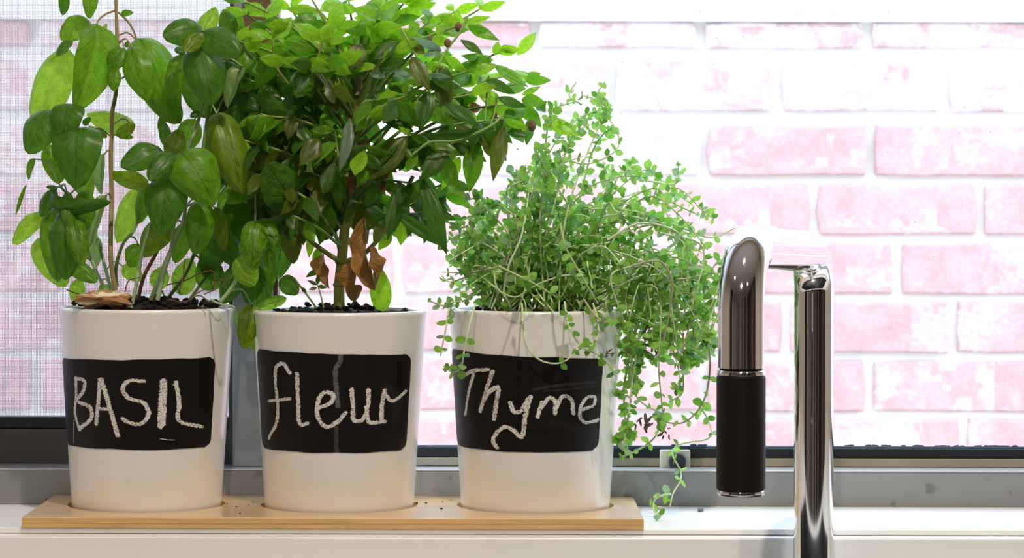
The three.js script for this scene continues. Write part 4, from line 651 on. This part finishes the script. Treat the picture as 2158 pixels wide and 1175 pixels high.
// ------------------------------------------------------------------ faucet
{
  const D = 0.028, r = D / 2, ZC = 1.833, ZH = 1.571, xc = (1716 - PX) / F * ZC, xh = (1563 - PX) / F * ZH;
  const f = thing('kitchen_faucet', 'chrome pull-out kitchen faucet with a black grip in front of the window', 'faucet', [xc, 0.9, -ZC]);
  const chrome = new THREE.MeshPhysicalMaterial({ color: lin(0.80, 0.80, 0.82), metalness: 1, roughness: 0.06 });
  const black = std(srgb(13, 11, 10), 0.5, { specularIntensity: 0.6 });
  const yC = EYE - 0.0392 - 0.9, yH = EYE - 0.0318 - 0.9, h = V(xh - xc, 0, ZC - ZH);
  const A = V(0, 0, 0), B = V(0, yC, 0), C = V(h.x, yH, h.z), E = V(h.x, EYE - 0.1037 - 0.9, h.z);
  const pts = [A.clone()], fillet = (P, Q, S, R, n) => { const a = P.clone().sub(Q).normalize(), b = S.clone().sub(Q).normalize(), half = a.angleTo(b) / 2, cut = R / Math.tan(half), o = Q.clone().addScaledVector(a.clone().add(b).normalize(), R / Math.sin(half)), s = Q.clone().addScaledVector(a, cut), e = Q.clone().addScaledVector(b, cut); for (let i = 0; i <= n; i++) { const t = i / n, v = s.clone().sub(o).normalize(), w = e.clone().sub(o).normalize(), an = v.angleTo(w), k = v.multiplyScalar(Math.sin((1 - t) * an) / Math.sin(an)).addScaledVector(w, Math.sin(t * an) / Math.sin(an)); pts.push(o.clone().addScaledVector(k, R)); } };
  for (let i = 1; i < 6; i++) pts.push(A.clone().lerp(B, i * 0.12));
  fillet(A, B, C, 0.03, 16); fillet(B, C, E, 0.036, 20); pts.push(E.clone());
  part(f, 'spout', tube(pts, [r], 0, 48, true), chrome);
  const ring = (prof, mat, name) => { const g = lathe(prof, 64); g.translate(h.x, 0, h.z); return part(f, name, g, mat); };
  const y = (py) => EYE - (py - PY) / F * ZH - 0.9;
  ring([[0.0001, y(773) - 0.0001], [r - 0.0012, y(773)], [r - 0.0012, y(777)], [0.0001, y(777)]].reverse(), std(srgb(16, 16, 16), 0.5), 'joint_gap');
  ring([[0.0001, y(789)], [r + 0.0003, y(789)], [r + 0.0006, y(787)], [r + 0.0004, y(779)], [r - 0.0006, y(777)], [0.0001, y(777)]], chrome, 'collar');
  ring([[0.0001, y(1029)], [r + 0.0003, y(1029)], [r + 0.0008, y(1027)], [r + 0.0008, y(792)], [r + 0.0003, y(789.5)], [0.0001, y(789)]], black, 'grip');
  const noz = [[0.0001, y(1037)], [0.0095, y(1037)], [0.0105, y(1041)], [r - 0.0006, y(1041)], [r + 0.0002, y(1039)], [r + 0.0002, y(1031)], [r - 0.0008, y(1029.5)], [0.0001, y(1029)]];
  ring(noz, chrome, 'nozzle');
  part(f, 'base_flange', lathe([[0.0001, 0], [0.026, 0], [0.026, 0.005], [0.0245, 0.0068], [0.0142, 0.0075], [0.0001, 0.0075]], 64), chrome);
}

// ------------------------------------------------------------------ bits on the sill
{
  const c = (px, py, r, seed, col, name, label) => { const Z = 0.2398 * F / (py - PY - (px - PX) * ROLL), g = lump(r, seed, 1.1, 0.8, 0.9, 0.35, 3), o = part(scene, numbered(name), g, std(col, 0.8)); o.position.set((px - PX) / F * Z, SILL + r * 0.7, -Z); o.userData = { label, category: 'pebble' }; };
  c(1478, 1078, 0.0021, 3, srgb(120, 120, 120), 'pebble', 'tiny grey stone on the sill left of the black faucet grip');
  c(1391, 1073, 0.0018, 8, srgb(226, 200, 188), 'pebble', 'tiny pinkish stone on the sill below the trailing thyme tip');
  const R = rng(66), g = [];
  for (const [px, py] of [[500, 1068], [526, 1064], [508, 1082], [880, 1060], [900, 1060], [932, 1072], [952, 1054], [535, 1058], [870, 1056], [100, 1052], [935, 1057], [480, 1062], [860, 1062]]) { const Z = 0.2323 * F / (py - PY - (px - PX) * ROLL), q = lump(0.0005 + R() * 0.0006, px, 1, 0.7, 1, 0.4, 1); q.translate((px - PX) / F * Z, BOARD + 0.0004, -Z); g.push(q); }
  const o = part(scene, 'soil_crumbs', merge(g), soilMat); o.userData = { kind: 'stuff', label: 'loose dark soil crumbs scattered on the wooden board', category: 'soil' };
}

// ------------------------------------------------------------------ ceiling lights of the kitchen
DOWNLIGHTS.forEach(([x, z, cd], i) => {
  const t = thing('ceiling_light', `round recessed ceiling downlight of the kitchen, ${['above the sink', 'above the viewer', 'by the left wall', 'by the right wall'][i]}`, 'light', [x, CEIL, z], { group: 'kitchen downlights' });
  part(t, 'trim_ring', lathe([[0.034, -0.001], [0.046, -0.005], [0.05, -0.001], [0.05, 0], [0.034, 0]], 40), std(srgb(240, 240, 238), 0.4));
  const g = new THREE.CircleGeometry(0.034, 32); g.rotateX(Math.PI / 2); g.translate(0, -0.0008, 0);
  part(t, 'lamp_face', g, new THREE.MeshStandardMaterial({ color: 0xffffff, emissive: WARM, emissiveIntensity: 30 }));
  const s = new THREE.SpotLight(WARM, cd, 0, 1.25, 0.5, 2); s.position.set(x, CEIL - 0.02, z); s.target.position.set(x * 0.7, 0.9, z - 0.45); s.castShadow = true; s.shadow.radius = 0.9; s.name = 'downlight_beam';
  scene.add(s); scene.add(s.target);
});

renderer.render(scene, camera);
